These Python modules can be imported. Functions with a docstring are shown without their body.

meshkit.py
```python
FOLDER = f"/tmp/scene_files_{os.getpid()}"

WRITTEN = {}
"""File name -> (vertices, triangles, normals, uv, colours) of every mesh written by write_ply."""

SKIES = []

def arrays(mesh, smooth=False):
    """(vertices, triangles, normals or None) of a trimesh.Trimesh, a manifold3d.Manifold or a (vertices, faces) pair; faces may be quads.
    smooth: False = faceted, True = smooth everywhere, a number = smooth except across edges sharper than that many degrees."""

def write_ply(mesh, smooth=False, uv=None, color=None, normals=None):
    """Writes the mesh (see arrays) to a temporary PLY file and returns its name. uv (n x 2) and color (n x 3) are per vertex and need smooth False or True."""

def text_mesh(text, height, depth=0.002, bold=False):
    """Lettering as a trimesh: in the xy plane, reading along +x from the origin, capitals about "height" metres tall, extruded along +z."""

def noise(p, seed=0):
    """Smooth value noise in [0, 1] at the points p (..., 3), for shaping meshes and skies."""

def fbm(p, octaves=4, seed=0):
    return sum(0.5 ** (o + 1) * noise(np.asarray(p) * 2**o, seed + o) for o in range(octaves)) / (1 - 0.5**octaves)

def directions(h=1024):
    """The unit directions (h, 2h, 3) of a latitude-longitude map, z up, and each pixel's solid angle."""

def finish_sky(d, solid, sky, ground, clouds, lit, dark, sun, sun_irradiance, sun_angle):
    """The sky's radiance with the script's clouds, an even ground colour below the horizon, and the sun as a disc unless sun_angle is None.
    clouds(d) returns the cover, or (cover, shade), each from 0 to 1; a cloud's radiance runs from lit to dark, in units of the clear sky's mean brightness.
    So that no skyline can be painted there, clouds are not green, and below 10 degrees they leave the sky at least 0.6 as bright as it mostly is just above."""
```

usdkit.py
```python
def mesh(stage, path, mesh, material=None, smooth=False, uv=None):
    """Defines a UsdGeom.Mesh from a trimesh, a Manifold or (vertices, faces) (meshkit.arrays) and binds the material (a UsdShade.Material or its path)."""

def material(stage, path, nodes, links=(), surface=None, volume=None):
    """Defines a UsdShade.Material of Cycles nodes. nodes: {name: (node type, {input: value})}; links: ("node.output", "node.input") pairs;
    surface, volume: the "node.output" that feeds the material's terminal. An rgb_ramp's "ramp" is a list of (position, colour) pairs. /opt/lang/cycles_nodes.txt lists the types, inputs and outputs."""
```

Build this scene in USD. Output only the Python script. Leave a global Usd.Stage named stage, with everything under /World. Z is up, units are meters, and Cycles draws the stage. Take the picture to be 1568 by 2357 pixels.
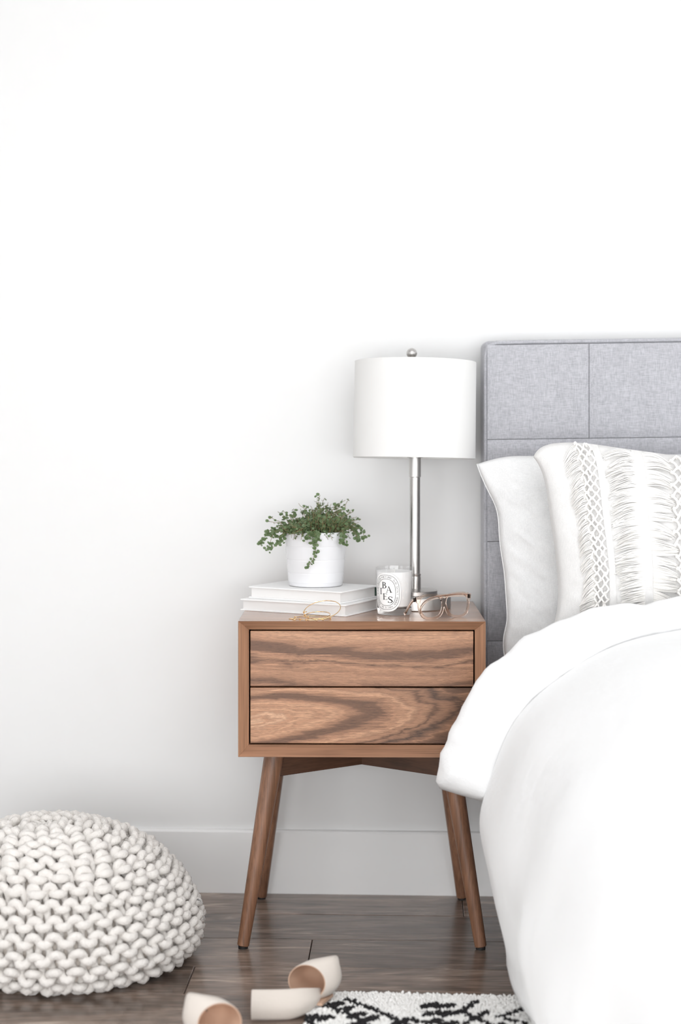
import math, random
import numpy as np, trimesh, manifold3d
from shapely.geometry import Polygon, LineString, Point, box as sbox
from shapely import affinity
from shapely.ops import unary_union
from scipy.interpolate import CubicSpline
import usdkit, meshkit
from pxr import Usd, UsdGeom, UsdLux, UsdShade, Gf, Sdf, Vt

stage = Usd.Stage.CreateInMemory()
UsdGeom.SetStageUpAxis(stage, 'Z')
UsdGeom.SetStageMetersPerUnit(stage, 1.0)
UsdGeom.Xform.Define(stage, '/World')
UsdGeom.Scope.Define(stage, '/World/Looks')
rnd = random.Random(7)
nrng = np.random.default_rng(7)

# ------------------------------------------------------------------ camera, light, exposure
FPX, CX, CY, CAM_Z, CAM_D = 3690.0, 784.0, 980.0, 0.977, 2.98
cam = UsdGeom.Camera.Define(stage, '/World/camera')
cam.CreateHorizontalApertureAttr(36.0)
cam.CreateFocalLengthAttr(FPX / 1568 * 36.0)
cam.CreateVerticalApertureOffsetAttr(-(2357 / 2 - CY) / 1568 * 36.0)
cam.CreateFStopAttr(2.8)
cam.CreateFocusDistanceAttr(3.02)
cam.AddTranslateOp().Set((0, -CAM_D, CAM_Z))
cam.AddRotateXOp().Set(90.0)
cam.CreateExposureAttr(-0.66)

sky = UsdLux.DomeLight.Define(stage, '/World/sky_light')
sky.CreateColorAttr((0.93, 0.96, 1.0)); sky.CreateIntensityAttr(1.0)

def window_light(name, loc, rot, w, h, power, color=(1, 1, 1)):
    l = UsdLux.RectLight.Define(stage, '/World/' + name)
    l.CreateWidthAttr(w); l.CreateHeightAttr(h)
    l.CreateIntensityAttr(power); l.CreateColorAttr(color)
    l.AddTranslateOp().Set(loc); l.AddRotateXYZOp().Set(rot)
# daylight through the window in the right wall and the window behind the camera
ROOM = dict(x0=-2.5, x1=2.3, y0=-3.7, h=2.75)
WIN1 = dict(y0=-2.8, y1=-1.0, z0=0.25, z1=2.0)
WIN2 = dict(x0=-1.8, x1=2.1, z0=0.03, z1=1.35)
window_light('daylight_side', (ROOM['x1'] + 0.10, (WIN1['y0'] + WIN1['y1']) / 2, (WIN1['z0'] + WIN1['z1']) / 2), (90, 0, 90), WIN1['y1'] - WIN1['y0'], WIN1['z1'] - WIN1['z0'], 1.4)
WIN3 = dict(y0=-3.4, y1=-1.7, z0=0.05, z1=1.6)
window_light('daylight_left', (ROOM['x0'] - 0.10, (WIN3['y0'] + WIN3['y1']) / 2, (WIN3['z0'] + WIN3['z1']) / 2), (90, 0, -90), WIN3['y1'] - WIN3['y0'], WIN3['z1'] - WIN3['z0'], 1.3)
SKYL = dict(x0=-1.2, x1=1.9, y0=-3.5, y1=-1.9)
window_light('daylight_above', ((SKYL['x0'] + SKYL['x1']) / 2, (SKYL['y0'] + SKYL['y1']) / 2, ROOM['h'] + 0.16), (0, 0, 0), SKYL['x1'] - SKYL['x0'], SKYL['y1'] - SKYL['y0'], 2.7)
window_light('daylight_rear', ((WIN2['x0'] + WIN2['x1']) / 2, ROOM['y0'] - 0.10, (WIN2['z0'] + WIN2['z1']) / 2), (90, 0, 0), WIN2['x1'] - WIN2['x0'], WIN2['z1'] - WIN2['z0'], 7.5)

# ------------------------------------------------------------------ helpers
def W(px, py, Z):
    """The point of the room at depth Z seen at a photograph position (used to read sizes off the photo)."""
    return np.array([(px - CX) / FPX * Z, Z - CAM_D, CAM_Z - (py - CY) / FPX * Z])

used = {}
def free(path):
    n = used.get(path, -1) + 1
    used[path] = n
    return path if n == 0 else f'{path}_{n:03d}'

def tag(prim, label=None, cat=None, group=None, kind=None):
    for k, v in (('label', label), ('category', cat), ('group', group), ('kind', kind)):
        if v: prim.SetCustomDataByKey(k, v)
    return prim

class Thing:
    def __init__(s, name, label=None, cat=None, loc=(0, 0, 0), rotz=0.0, group=None, kind=None, parent=None):
        s.path = free((parent.path if parent else '/World') + '/' + name)
        s.x = UsdGeom.Xform.Define(stage, s.path)
        s.loc, s.rotz = np.array(loc, float), rotz
        if any(loc): s.x.AddTranslateOp().Set(tuple(float(c) for c in loc))
        if rotz: s.x.AddRotateZOp().Set(math.degrees(rotz))
        tag(s.x.GetPrim(), label, cat, group, kind)
    def local(s, mesh):
        """world vertices -> the thing's own frame"""
        v, f, _ = meshkit.arrays(mesh)
        v = v - s.loc
        c, n = math.cos(-s.rotz), math.sin(-s.rotz)
        return np.stack([c * v[:, 0] - n * v[:, 1], n * v[:, 0] + c * v[:, 1], v[:, 2]], 1), f

def part(parent, name, mesh, mat, smooth=False, world=False, label=None, kind=None):
    if world: mesh = parent.local(mesh)
    base = parent.path if isinstance(parent, Thing) else str(parent.GetPath())
    m = usdkit.mesh(stage, free(base + '/' + name), mesh, mat, smooth=smooth)
    tag(m.GetPrim(), label, kind=kind)
    return m.GetPrim()

class R(str): pass
class Node:
    def __init__(s, n): s.n = n
    def __getitem__(s, o): return R(f'{s.n}.{o}')
class G:
    def __init__(s): s.nodes, s.links = {}, []
    def add(s, kind, **inp):
        name = f'{kind}_{len(s.nodes)}'
        vals = {}
        for k, v in inp.items():
            if isinstance(v, R): s.links.append((str(v), f'{name}.{k}'))
            else: vals[k] = v
        s.nodes[name] = (kind, vals)
        return Node(name)
    def math(s, op, a, b=0.0, c=0.0): return s.add('math', math_type=op, value1=a, value2=b, value3=c)['value']
    def pos(s): return s.add('geometry')['position']
    def mapping(s, v, scale=(1, 1, 1), loc=(0, 0, 0)): return s.add('mapping', vector=v, scale=scale, location=loc)['vector']
    def noise(s, v, scale, detail=3.0, rough=0.5, dist=0.0): return s.add('noise_texture', vector=v, scale=scale, detail=detail, roughness=rough, distortion=dist)['fac']
    def ramp(s, fac, stops): return s.add('rgb_ramp', fac=fac, ramp=stops)['color']
    def mix(s, kind, fac, a, b): return s.add('mix', mix_type=kind, fac=fac, color1=a, color2=b)['color']
    def done(s, name, surf): return usdkit.material(stage, '/World/Looks/' + name, s.nodes, s.links, surface=str(surf))

def plain(name, color, rough=0.5, bump=None, **kw):
    """bump = (scale vector, strength, distance)"""
    g = G()
    if bump:
        n = g.noise(g.mapping(g.pos(), bump[0]), 1.0, 4.0, 0.6)
        kw['normal'] = g.add('bump', height=n, strength=bump[1], distance=bump[2])['normal']
    return g.done(name, g.add('principled_bsdf', base_color=color, roughness=rough, **kw)['BSDF'])

def srgb(*c): return tuple(((x / 255) / 12.92 if x / 255 <= .04045 else ((x / 255 + .055) / 1.055) ** 2.4) for x in c)

def wood(name, scale, stops, fine, rough=0.42, dist=0.8, loc=(0, 0, 0), fine_amt=0.5, edge=0.0012, rand=False, bump=0.15, **kw2):
    g = G()
    p = g.pos()
    if rand:
        r = g.math('multiply', g.add('object_info')['random'], 37.0)
        off = g.add('combine_xyz', x=r, y=r, z=r)['vector']
        p = g.add('vector_math', math_type='add', vector1=p, vector2=off)['vector']
    a = g.noise(g.mapping(p, scale, loc), 1.0, 4.0, 0.55, dist)
    col = g.ramp(a, stops)
    b = g.noise(g.mapping(p, fine, loc), 1.0, 3.0, 0.6, 0.1)
    streak = g.ramp(b, [(0.3, (1 - fine_amt,) * 3), (0.62, (1.08,) * 3)])
    col = g.mix('multiply', 1.0, col, streak)
    if rand:
        t = g.math('multiply_add', g.add('object_info')['random'], 0.55, 0.80)
        col = g.add('vector_math', math_type='scale', vector1=col, scale=t)['vector']
    nb = g.add('bevel', radius=edge)['bevel'] if edge else None
    kw = dict(height=b, strength=bump, distance=0.0006)
    if nb: kw['normal'] = nb
    nrm = g.add('bump', **kw)['normal']
    ro = g.math('multiply_add', b, 0.25, rough - 0.1)
    return g.done(name, g.add('principled_bsdf', base_color=col, roughness=ro, normal=nrm, **kw2)['BSDF'])

# --- geometry helpers
def bx(x0, x1, y0, y1, z0, z1):
    m = trimesh.creation.box((x1 - x0, y1 - y0, z1 - z0))
    m.apply_translation(((x0 + x1) / 2, (y0 + y1) / 2, (z0 + z1) / 2))
    return m

def rbox(x0, x1, y0, y1, z0, z1, r=0.003, seg=8):
    m = manifold3d.Manifold.sphere(r, seg)
    pts = [m.translate((x, y, z)) for x in (x0 + r, x1 - r) for y in (y0 + r, y1 - r) for z in (z0 + r, z1 - r)]
    return manifold3d.Manifold.batch_hull(pts)

def hull(points): return trimesh.convex.convex_hull(np.array(points, float))

def grid_faces(n, m, wrap_m=False, wrap_n=False):
    i, j = np.meshgrid(np.arange(n if wrap_n else n - 1), np.arange(m if wrap_m else m - 1), indexing='ij')
    a = i * m + j; b = i * m + (j + 1) % m; c = ((i + 1) % n) * m + (j + 1) % m; d = ((i + 1) % n) * m + j
    return np.stack([a, b, c, d], -1).reshape(-1, 4)

def tri(q): return np.vstack([q[:, [0, 1, 2]], q[:, [0, 2, 3]]])

def tube(points, radius, sides=8, closed=False, caps=True):
    p = np.asarray(points, float); n = len(p)
    r = np.broadcast_to(np.asarray(radius, float), (n,))
    t = (np.roll(p, -1, 0) - np.roll(p, 1, 0)) if closed else np.gradient(p, axis=0)
    t = t / (np.linalg.norm(t, axis=1, keepdims=True) + 1e-12)
    a = np.zeros_like(p); ref = np.array([0, 0, 1.0]) if abs(t[0, 2]) < .9 else np.array([1.0, 0, 0])
    cur = np.cross(t[0], ref); cur /= np.linalg.norm(cur)
    for k in range(n):
        cur = cur - t[k] * np.dot(cur, t[k]); cur /= np.linalg.norm(cur) + 1e-12
        a[k] = cur
    b = np.cross(t, a)
    ang = np.arange(sides) * 2 * np.pi / sides
    v = p[:, None] + r[:, None, None] * (np.cos(ang)[None, :, None] * a[:, None] + np.sin(ang)[None, :, None] * b[:, None])
    f = tri(grid_faces(n, sides, True, closed))
    v = v.reshape(-1, 3)
    if caps and not closed:
        k = len(v); v = np.vstack([v, p[0], p[-1]])
        j = np.arange(sides); j2 = (j + 1) % sides
        f = np.vstack([f, np.stack([np.full(sides, k), j2, j], 1), np.stack([np.full(sides, k + 1), (n - 1) * sides + j, (n - 1) * sides + j2], 1)])
    return v, f[:, ::-1]

def join(parts):
    vs, fs, n = [], [], 0
    for m in parts:
        v, f, _ = meshkit.arrays(m)
        vs.append(v); fs.append(f + n); n += len(v)
    return np.vstack(vs), np.vstack(fs)

def lathe(profile, seg=64, center=(0, 0, 0)):
    """profile: (r, z) list, from the bottom outside in whatever closed or open order; r = 0 ends close."""
    p = np.array(profile, float); n = len(p)
    a = np.arange(seg) * 2 * np.pi / seg
    v = np.stack([p[:, 0, None] * np.cos(a), p[:, 0, None] * np.sin(a), np.broadcast_to(p[:, 1, None], (n, seg))], -1).reshape(-1, 3)
    m = trimesh.Trimesh(v + np.array(center), tri(grid_faces(n, seg, True))[:, ::-1], process=False)
    m.merge_vertices(); m.update_faces(m.nondegenerate_faces()); m.remove_unreferenced_vertices()
    m.fix_normals()
    return m

def spline(pts, n, extra=None):
    p = np.array(pts, float)
    d = np.r_[0, np.cumsum(np.linalg.norm(np.diff(p, axis=0), axis=1))]
    return CubicSpline(d / d[-1], p)(np.linspace(0, 1, n))

def extrude(poly, depth):
    gs = getattr(poly, 'geoms', [poly])
    return trimesh.util.concatenate([trimesh.creation.extrude_polygon(g, depth, engine='earcut') for g in gs if g.area > 1e-12])

# ------------------------------------------------------------------ looks
M = {}
M['wall'] = plain('wall_paint', (0.815, 0.815, 0.81), 0.75, bump=((60, 60, 60), 0.06, 0.002))
M['trim'] = plain('trim_paint', (0.90, 0.90, 0.895), 0.45)
M['ceiling'] = plain('ceiling_paint', (0.86, 0.86, 0.86), 0.9)
M['frame_white'] = plain('window_frame_paint', (0.85, 0.85, 0.85), 0.4)
M['floor'] = wood('floor_wood', (2.6, 14, 13), [(0.28, srgb(78, 65, 57)), (0.42, srgb(102, 87, 77)), (0.54, srgb(120, 103, 92)), (0.64, srgb(140, 122, 109)), (0.74, srgb(180, 164, 150))], (11, 150, 120), rough=0.30, dist=3.0, fine_amt=0.38, edge=0.0015, rand=True, bump=0.25, coat_weight=0.35, coat_roughness=0.16)
M['gap'] = plain('joint_dark', srgb(30, 26, 24), 0.9)
WOOD = [(0.25, srgb(134, 97, 74)), (0.45, srgb(160, 119, 92)), (0.6, srgb(180, 137, 108)), (0.8, srgb(200, 157, 126))]
M['case_wood'] = wood('case_wood', (1.6, 10, 14), WOOD, (6, 200, 260), rough=0.42, dist=0.5, fine_amt=0.3, edge=0.0012)
M['top_wood'] = wood('top_wood', (1.6, 10, 14), WOOD, (6, 200, 260), rough=0.34, dist=0.5, fine_amt=0.3, edge=0.0012, bump=0.05, coat_weight=0.7, coat_roughness=0.10)
M['side_wood'] = wood('side_wood', (14, 10, 1.6), WOOD, (260, 200, 6), rough=0.42, dist=0.5, fine_amt=0.3, edge=0.0012)
M['leg_wood'] = wood('leg_wood', (24, 24, 2.2), [(0.25, srgb(104, 73, 54)), (0.5, srgb(136, 97, 73)), (0.8, srgb(164, 121, 94))], (300, 300, 9), rough=0.4, dist=0.4, fine_amt=0.35, edge=0.0)
M['brace_wood'] = wood('brace_wood', (5, 5, 20), [(0.25, srgb(70, 48, 36)), (0.8, srgb(112, 78, 58))], (20, 20, 240), rough=0.45, dist=0.4, fine_amt=0.3)
M['rubber'] = plain('black_rubber', srgb(28, 26, 25), 0.6)

NS = dict(x=0.0396, w=0.4604, d=0.342, z0=0.3607, z1=0.6135, rim=0.0185, bev=0.023)
def drawer_wood(name, which):
    g = G()
    p = g.pos()
    xyz = g.add('separate_xyz', vector=p)
    w_ = NS['w'] - 2 * NS['rim']
    x = g.math('multiply_add', xyz['x'], 1 / w_, (-(NS['x'] - w_ / 2)) / w_)               # 0 left .. 1 right
    hz = (NS['z1'] - NS['z0'] - 2 * NS['rim']) / 2
    top = NS['z1'] - NS['rim'] if which == 0 else NS['z1'] - NS['rim'] - hz
    t = g.math('multiply_add', xyz['z'], -1 / hz, top / hz)                                # 0 top .. 1 bottom
    big = g.noise(g.mapping(p, (7, 1, 26), (3.1, 0, 1.7)), 1.0, 5.0, 0.55, 0.7)
    bigw = g.math('subtract', big, 0.5)
    streak = g.noise(g.mapping(p, (7, 40, 330)), 1.0, 4.0, 0.65, 0.1)
    fleck = g.noise(g.mapping(p, (90, 60, 900)), 1.0, 3.0, 0.7)
    L, Md, D, DD, L3 = srgb(196, 150, 117), srgb(160, 117, 89), srgb(112, 79, 58), srgb(86, 61, 46), srgb(180, 134, 103)
    if which == 0:
        sway = g.math('multiply', g.math('sine', g.math('multiply_add', x, 4.6, -1.2)), -0.07)
        f = g.math('add', g.math('add', t, sway), g.math('multiply', bigw, 0.46))
        f = g.math('add', f, g.math('multiply', g.math('subtract', streak, 0.5), 0.18))
        f = g.math('multiply_add', f, 0.8, 0.1)
        col = g.ramp(f, [(0.05, Md), (0.16, L), (0.25, L3), (0.31, Md), (0.36, D), (0.43, D), (0.48, Md), (0.52, L3), (0.56, D), (0.585, Md), (0.62, L3), (0.66, Md), (0.72, L3), (0.80, Md), (0.88, D), (0.97, Md)])
    else:
        zc = g.math('multiply_add', x, -0.26, 0.60)
        dz = g.math('divide', g.math('subtract', t, zc), 0.34)
        r = g.math('sqrt', g.math('add', g.math('power', g.math('divide', g.math('add', x, 0.02), 0.47), 2.0), g.math('multiply', dz, dz)))
        f = g.math('add', r, g.math('multiply', bigw, 0.75))
        f = g.math('add', f, g.math('multiply', g.math('subtract', streak, 0.5), 0.20))
        f = g.math('multiply', f, 0.4)
        L2 = srgb(206, 163, 131)
        col = g.ramp(f, [(0.0, D), (0.03, L2), (0.10, L2), (0.115, L3), (0.16, L2), (0.19, L3), (0.24, L), (0.27, L3), (0.33, L), (0.375, L3), (0.40, Md), (0.44, D), (0.50, D), (0.55, Md), (0.585, L3), (0.62, L), (0.65, Md), (0.68, L3), (0.72, D), (0.76, Md), (0.80, DD), (0.86, Md), (0.90, D), (1.0, DD)])
    lines_ = g.math('sine', g.math('add', g.math('multiply', f, 150.0), g.math('multiply', streak, 7.0)))
    col = g.mix('multiply', 1.0, col, g.ramp(g.math('multiply_add', lines_, 0.5, 0.5), [(0.0, (0.86,) * 3), (1.0, (1.06,) * 3)]))
    col = g.mix('multiply', 1.0, col, g.ramp(streak, [(0.3, (0.74,) * 3), (0.6, (1.06,) * 3)]))
    col = g.mix('multiply', 1.0, col, g.ramp(fleck, [(0.3, (0.72,) * 3), (0.55, (1.04,) * 3)]))
    nb = g.add('bevel', radius=0.001)['bevel']
    nrm = g.add('bump', height=fleck, strength=0.12, distance=0.0005, normal=nb)['normal']
    return g.done(name, g.add('principled_bsdf', base_color=col, roughness=0.45, normal=nrm)['BSDF'])
M['drawer_0'] = drawer_wood('drawer_banded_wood', 0)
M['drawer_1'] = drawer_wood('drawer_arched_wood', 1)

def weave(name, c0, c1, s=(1500, 1500, 1500), big=0.35, rough=0.9, bump=0.4, sheen=0.2):
    g = G(); p = g.pos()
    a = g.noise(g.mapping(p, (s[0] * .10, s[1], s[2])), 1.0, 2.0, 0.6)
    b = g.noise(g.mapping(p, (s[0], s[1], s[2] * .10)), 1.0, 2.0, 0.6)
    c = g.noise(g.mapping(p, (40, 40, 40)), 1.0, 2.0, 0.5)
    h = g.math('add', g.math('multiply', a, .5), g.math('multiply', b, .5))
    m = g.math('add', h, g.math('multiply', g.math('subtract', c, .5), big))
    col = g.ramp(m, [(0.36, c0), (0.62, c1)])
    n = g.add('bump', height=h, strength=bump, distance=0.0008)['normal']
    return g.done(name, g.add('principled_bsdf', base_color=col, roughness=rough, normal=n, sheen_weight=sheen)['BSDF'])
M['headboard'] = weave('grey_heather_fabric', srgb(158, 158, 163), srgb(190, 190, 195), (700, 700, 700), 0.10)
M['linen'] = weave('white_linen', (0.71, 0.71, 0.708), (0.80, 0.80, 0.795), (900, 900, 900), 0.2, bump=0.25)
M['cushion'] = weave('cream_cotton', (0.70, 0.692, 0.68), (0.785, 0.775, 0.762), (900, 900, 900), 0.2, bump=0.25)
M['fringe'] = plain('cream_fringe_yarn', (0.90, 0.88, 0.85), 0.9, sheen_weight=0.2)
M['duvet'] = plain('white_duvet_cotton', (0.885, 0.885, 0.883), 0.9, bump=((34, 34, 34), 0.35, 0.008), sheen_weight=0.15)
M['mattress'] = plain('mattress_ticking', (0.82, 0.82, 0.82), 0.9)
M['yarn'] = plain('cream_wool_yarn', (0.80, 0.765, 0.725), 0.95, bump=((240, 240, 240), 0.8, 0.003), sheen_weight=0.25)
M['pouf_core'] = plain('pouf_inner_fabric', (0.62, 0.565, 0.51), 0.95)
M['shade'] = (lambda g: g.done('lampshade_linen', g.add('mix_closure', fac=0.12,
    closure1=g.add('principled_bsdf', base_color=(0.89, 0.885, 0.87), roughness=0.9)['BSDF'],
    closure2=g.add('translucent_bsdf', color=(0.85, 0.84, 0.82))['BSDF'])['closure']))(G())
M['steel'] = plain('brushed_steel', (0.50, 0.48, 0.465), 0.28, metallic=1.0)
M['steel_satin'] = plain('satin_steel', (0.56, 0.545, 0.53), 0.34, metallic=1.0)
M['gold'] = plain('polished_gold', (0.86, 0.62, 0.36), 0.18, metallic=1.0)
M['pot'] = plain('white_glazed_ceramic', (0.77, 0.77, 0.785), 0.16)
M['soil'] = plain('potting_soil', srgb(46, 38, 34), 0.95, bump=((200, 200, 200), 0.8, 0.004))
def leaf_look():
    g = G()
    r = g.add('geometry')['random_per_island']
    col = g.ramp(r, [(0.0, srgb(104, 124, 84)), (0.4, srgb(136, 156, 112)), (0.75, srgb(168, 184, 142)), (1.0, srgb(200, 211, 176))])
    a = g.add('principled_bsdf', base_color=col, roughness=0.45)['BSDF']
    b = g.add('translucent_bsdf', color=col)['BSDF']
    return g.done('leaf', g.add('mix_closure', fac=0.25, closure1=a, closure2=b)['closure'])
M['leaf'] = leaf_look()
M['stem'] = plain('plant_stem', srgb(142, 128, 92), 0.6)
M['book'] = plain('white_book_cloth', (0.86, 0.855, 0.85), 0.6)
M['pages'] = plain('book_paper', (0.77, 0.755, 0.74), 0.8, bump=((8, 8, 2600), 0.35, 0.0006))
M['headband'] = plain('green_headband', srgb(46, 66, 56), 0.8)
M['glass'] = plain('clear_glass', (1, 1, 1), 0.0, transmission_weight=1.0, ior=1.48)
M['wax'] = plain('candle_wax', (0.90, 0.895, 0.885), 0.5)
M['label_paper'] = plain('label_paper', (0.89, 0.885, 0.875), 0.6)
M['ink'] = plain('black_ink', srgb(32, 32, 32), 0.6)
M['ink_grey'] = plain('grey_ink', srgb(120, 120, 120), 0.6)
M['wick'] = plain('candle_wick', (0.75, 0.73, 0.68), 0.9)
M['acetate'] = plain('blush_acetate', (1.0, 0.84, 0.74), 0.02, transmission_weight=1.0, ior=1.45)
def pane(name, tint=(1, 1, 1)):
    g = G()
    f = g.math('multiply_add', g.math('power', g.add('layer_weight', blend=0.5)['facing'], 4.0), 0.5, 0.03)
    return g.done(name, g.add('mix_closure', fac=f, closure1=g.add('transparent_bsdf', color=tint)['BSDF'],
                              closure2=g.add('glossy_bsdf', color=(1, 1, 1), roughness=0.02)['BSDF'])['closure'])
M['lens'] = pane('spectacle_lens', (0.97, 0.97, 0.97))
M['pane'] = pane('window_pane')
def tumbler():
    g = G()
    f = g.math('multiply_add', g.math('power', g.add('layer_weight', blend=0.5)['facing'], 4.0), 0.45, 0.035)
    return g.done('tumbler_glass', g.add('mix_closure', fac=f, closure1=g.add('transparent_bsdf', color=(0.985, 0.985, 0.985))['BSDF'], closure2=g.add('glossy_bsdf', color=(.95, .95, .95), roughness=0.03)['BSDF'])['closure'])
M['tumbler'] = tumbler()
M['black_metal'] = plain('dark_hinge_metal', srgb(50, 44, 40), 0.35, metallic=0.8)
M['leather_out'] = plain('pale_suede', srgb(216, 207, 198), 0.9, bump=((120, 120, 120), 0.25, 0.002), sheen_weight=0.2)
M['leather_in'] = plain('tan_leather_lining', srgb(206, 172, 148), 0.7)
M['rug_base'] = plain('rug_backing', (0.88, 0.87, 0.84), 0.95)
M['pile_white'] = plain('ivory_wool_pile', (0.95, 0.94, 0.915), 0.95)
M['pile_black'] = plain('black_wool_pile', srgb(38, 36, 38), 0.95)

# ------------------------------------------------------------------ the room
YAW = -0.043                                            # the wall turns a little towards the camera on the right
WALL = np.array([0.02, 0.361, 0.0])                     # a point on the baseboard's face at the floor
def wall_y(x): return WALL[1] + math.tan(YAW) * (x - WALL[0])
def structure(name, mesh, mat, smooth=False):
    t = usdkit.mesh(stage, free('/World/' + name), mesh, mat, smooth=smooth)
    tag(t.GetPrim(), kind='structure')
    return t.GetPrim()
def turned(mesh):
    v, f, _ = meshkit.arrays(mesh)
    c, s = math.cos(YAW), math.sin(YAW)
    return np.stack([c * v[:, 0] - s * v[:, 1] + WALL[0], s * v[:, 0] + c * v[:, 1] + WALL[1], v[:, 2]], 1), f
X0, X1, Y0, H = ROOM['x0'], ROOM['x1'], ROOM['y0'], ROOM['h']
structure('wall_back', turned(bx(-2.75, 2.5, 0.013, 0.16, 0.0, H + .1)), M['wall'])
bb = extrude(Polygon([(0, 0), (0.013, 0), (0.013, 0.1315), (0.005, 0.1315), (0.002, 0.1305), (0.0, 0.127)]), 5.0)
bb.apply_transform(np.array([[0, 0, 1, -2.6], [1, 0, 0, 0], [0, 1, 0, 0], [0, 0, 0, 1.0]]))
structure('baseboard_back', turned(bb), M['trim'])
def wall_with_hole(u0, u1, v1, hu0, hu1, hv0, hv1, t):
    return trimesh.util.concatenate([bx(u0, hu0, 0, t, 0, v1), bx(hu1, u1, 0, t, 0, v1), bx(hu0, hu1, 0, t, 0, hv0), bx(hu0, hu1, 0, t, hv1, v1)])
wr = wall_with_hole(Y0 - .1, .5, H, WIN1['y0'], WIN1['y1'], WIN1['z0'], WIN1['z1'], 0.14)
wr.apply_transform(np.array([[0, 1, 0, X1], [1, 0, 0, 0], [0, 0, 1, 0], [0, 0, 0, 1.0]]))
structure('wall_right', wr, M['wall'])
wf = wall_with_hole(X0 - .1, X1 + .1, H, WIN2['x0'], WIN2['x1'], WIN2['z0'], WIN2['z1'], 0.14)
wf.apply_translation((0, Y0 - 0.14, 0))
structure('wall_front', wf, M['wall'])
wl = wall_with_hole(Y0 - .1, .6, H, WIN3['y0'], WIN3['y1'], WIN3['z0'], WIN3['z1'], 0.14)
wl.apply_transform(np.array([[0, 1, 0, X0 - .14], [1, 0, 0, 0], [0, 0, 1, 0], [0, 0, 0, 1.0]]))
structure('wall_left', wl, M['wall'])
cl = wall_with_hole(X0 - .14, X1 + .14, .62 - (Y0 - .14), SKYL['x0'], SKYL['x1'], SKYL['y0'] - (Y0 - .14), SKYL['y1'] - (Y0 - .14), .12)
cl.apply_transform(np.array([[1, 0, 0, 0], [0, 0, 1, Y0 - .14], [0, 1, 0, H], [0, 0, 0, 1.0]]))
structure('ceiling', cl, M['ceiling'])
def window(name, w, h, to):
    t = Thing(name, kind='structure')
    fr = [bx(-w / 2, w / 2, -.03, .03, -h / 2, -h / 2 + .05), bx(-w / 2, w / 2, -.03, .03, h / 2 - .05, h / 2),
          bx(-w / 2, -w / 2 + .05, -.03, .03, -h / 2 + .05, h / 2 - .05), bx(w / 2 - .05, w / 2, -.03, .03, -h / 2 + .05, h / 2 - .05), bx(-.025, .025, -.025, .025, -h / 2 + .05, h / 2 - .05)]
    f = trimesh.util.concatenate(fr); f.apply_transform(to); part(t, 'window_frame', f, M['frame_white'])
    g = bx(-w / 2 + .04, w / 2 - .04, -.003, .003, -h / 2 + .04, h / 2 - .04); g.apply_transform(to); part(t, 'window_pane', g, M['pane'])
window('window_1', WIN1['y1'] - WIN1['y0'], WIN1['z1'] - WIN1['z0'], np.array([[0, 1, 0, X1 + .05], [1, 0, 0, (WIN1['y0'] + WIN1['y1']) / 2], [0, 0, 1, (WIN1['z0'] + WIN1['z1']) / 2], [0, 0, 0, 1.0]]))
window('window_2', WIN2['x1'] - WIN2['x0'], WIN2['z1'] - WIN2['z0'], np.array([[1, 0, 0, (WIN2['x0'] + WIN2['x1']) / 2], [0, 1, 0, Y0 - .05], [0, 0, 1, (WIN2['z0'] + WIN2['z1']) / 2], [0, 0, 0, 1.0]]))

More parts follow.
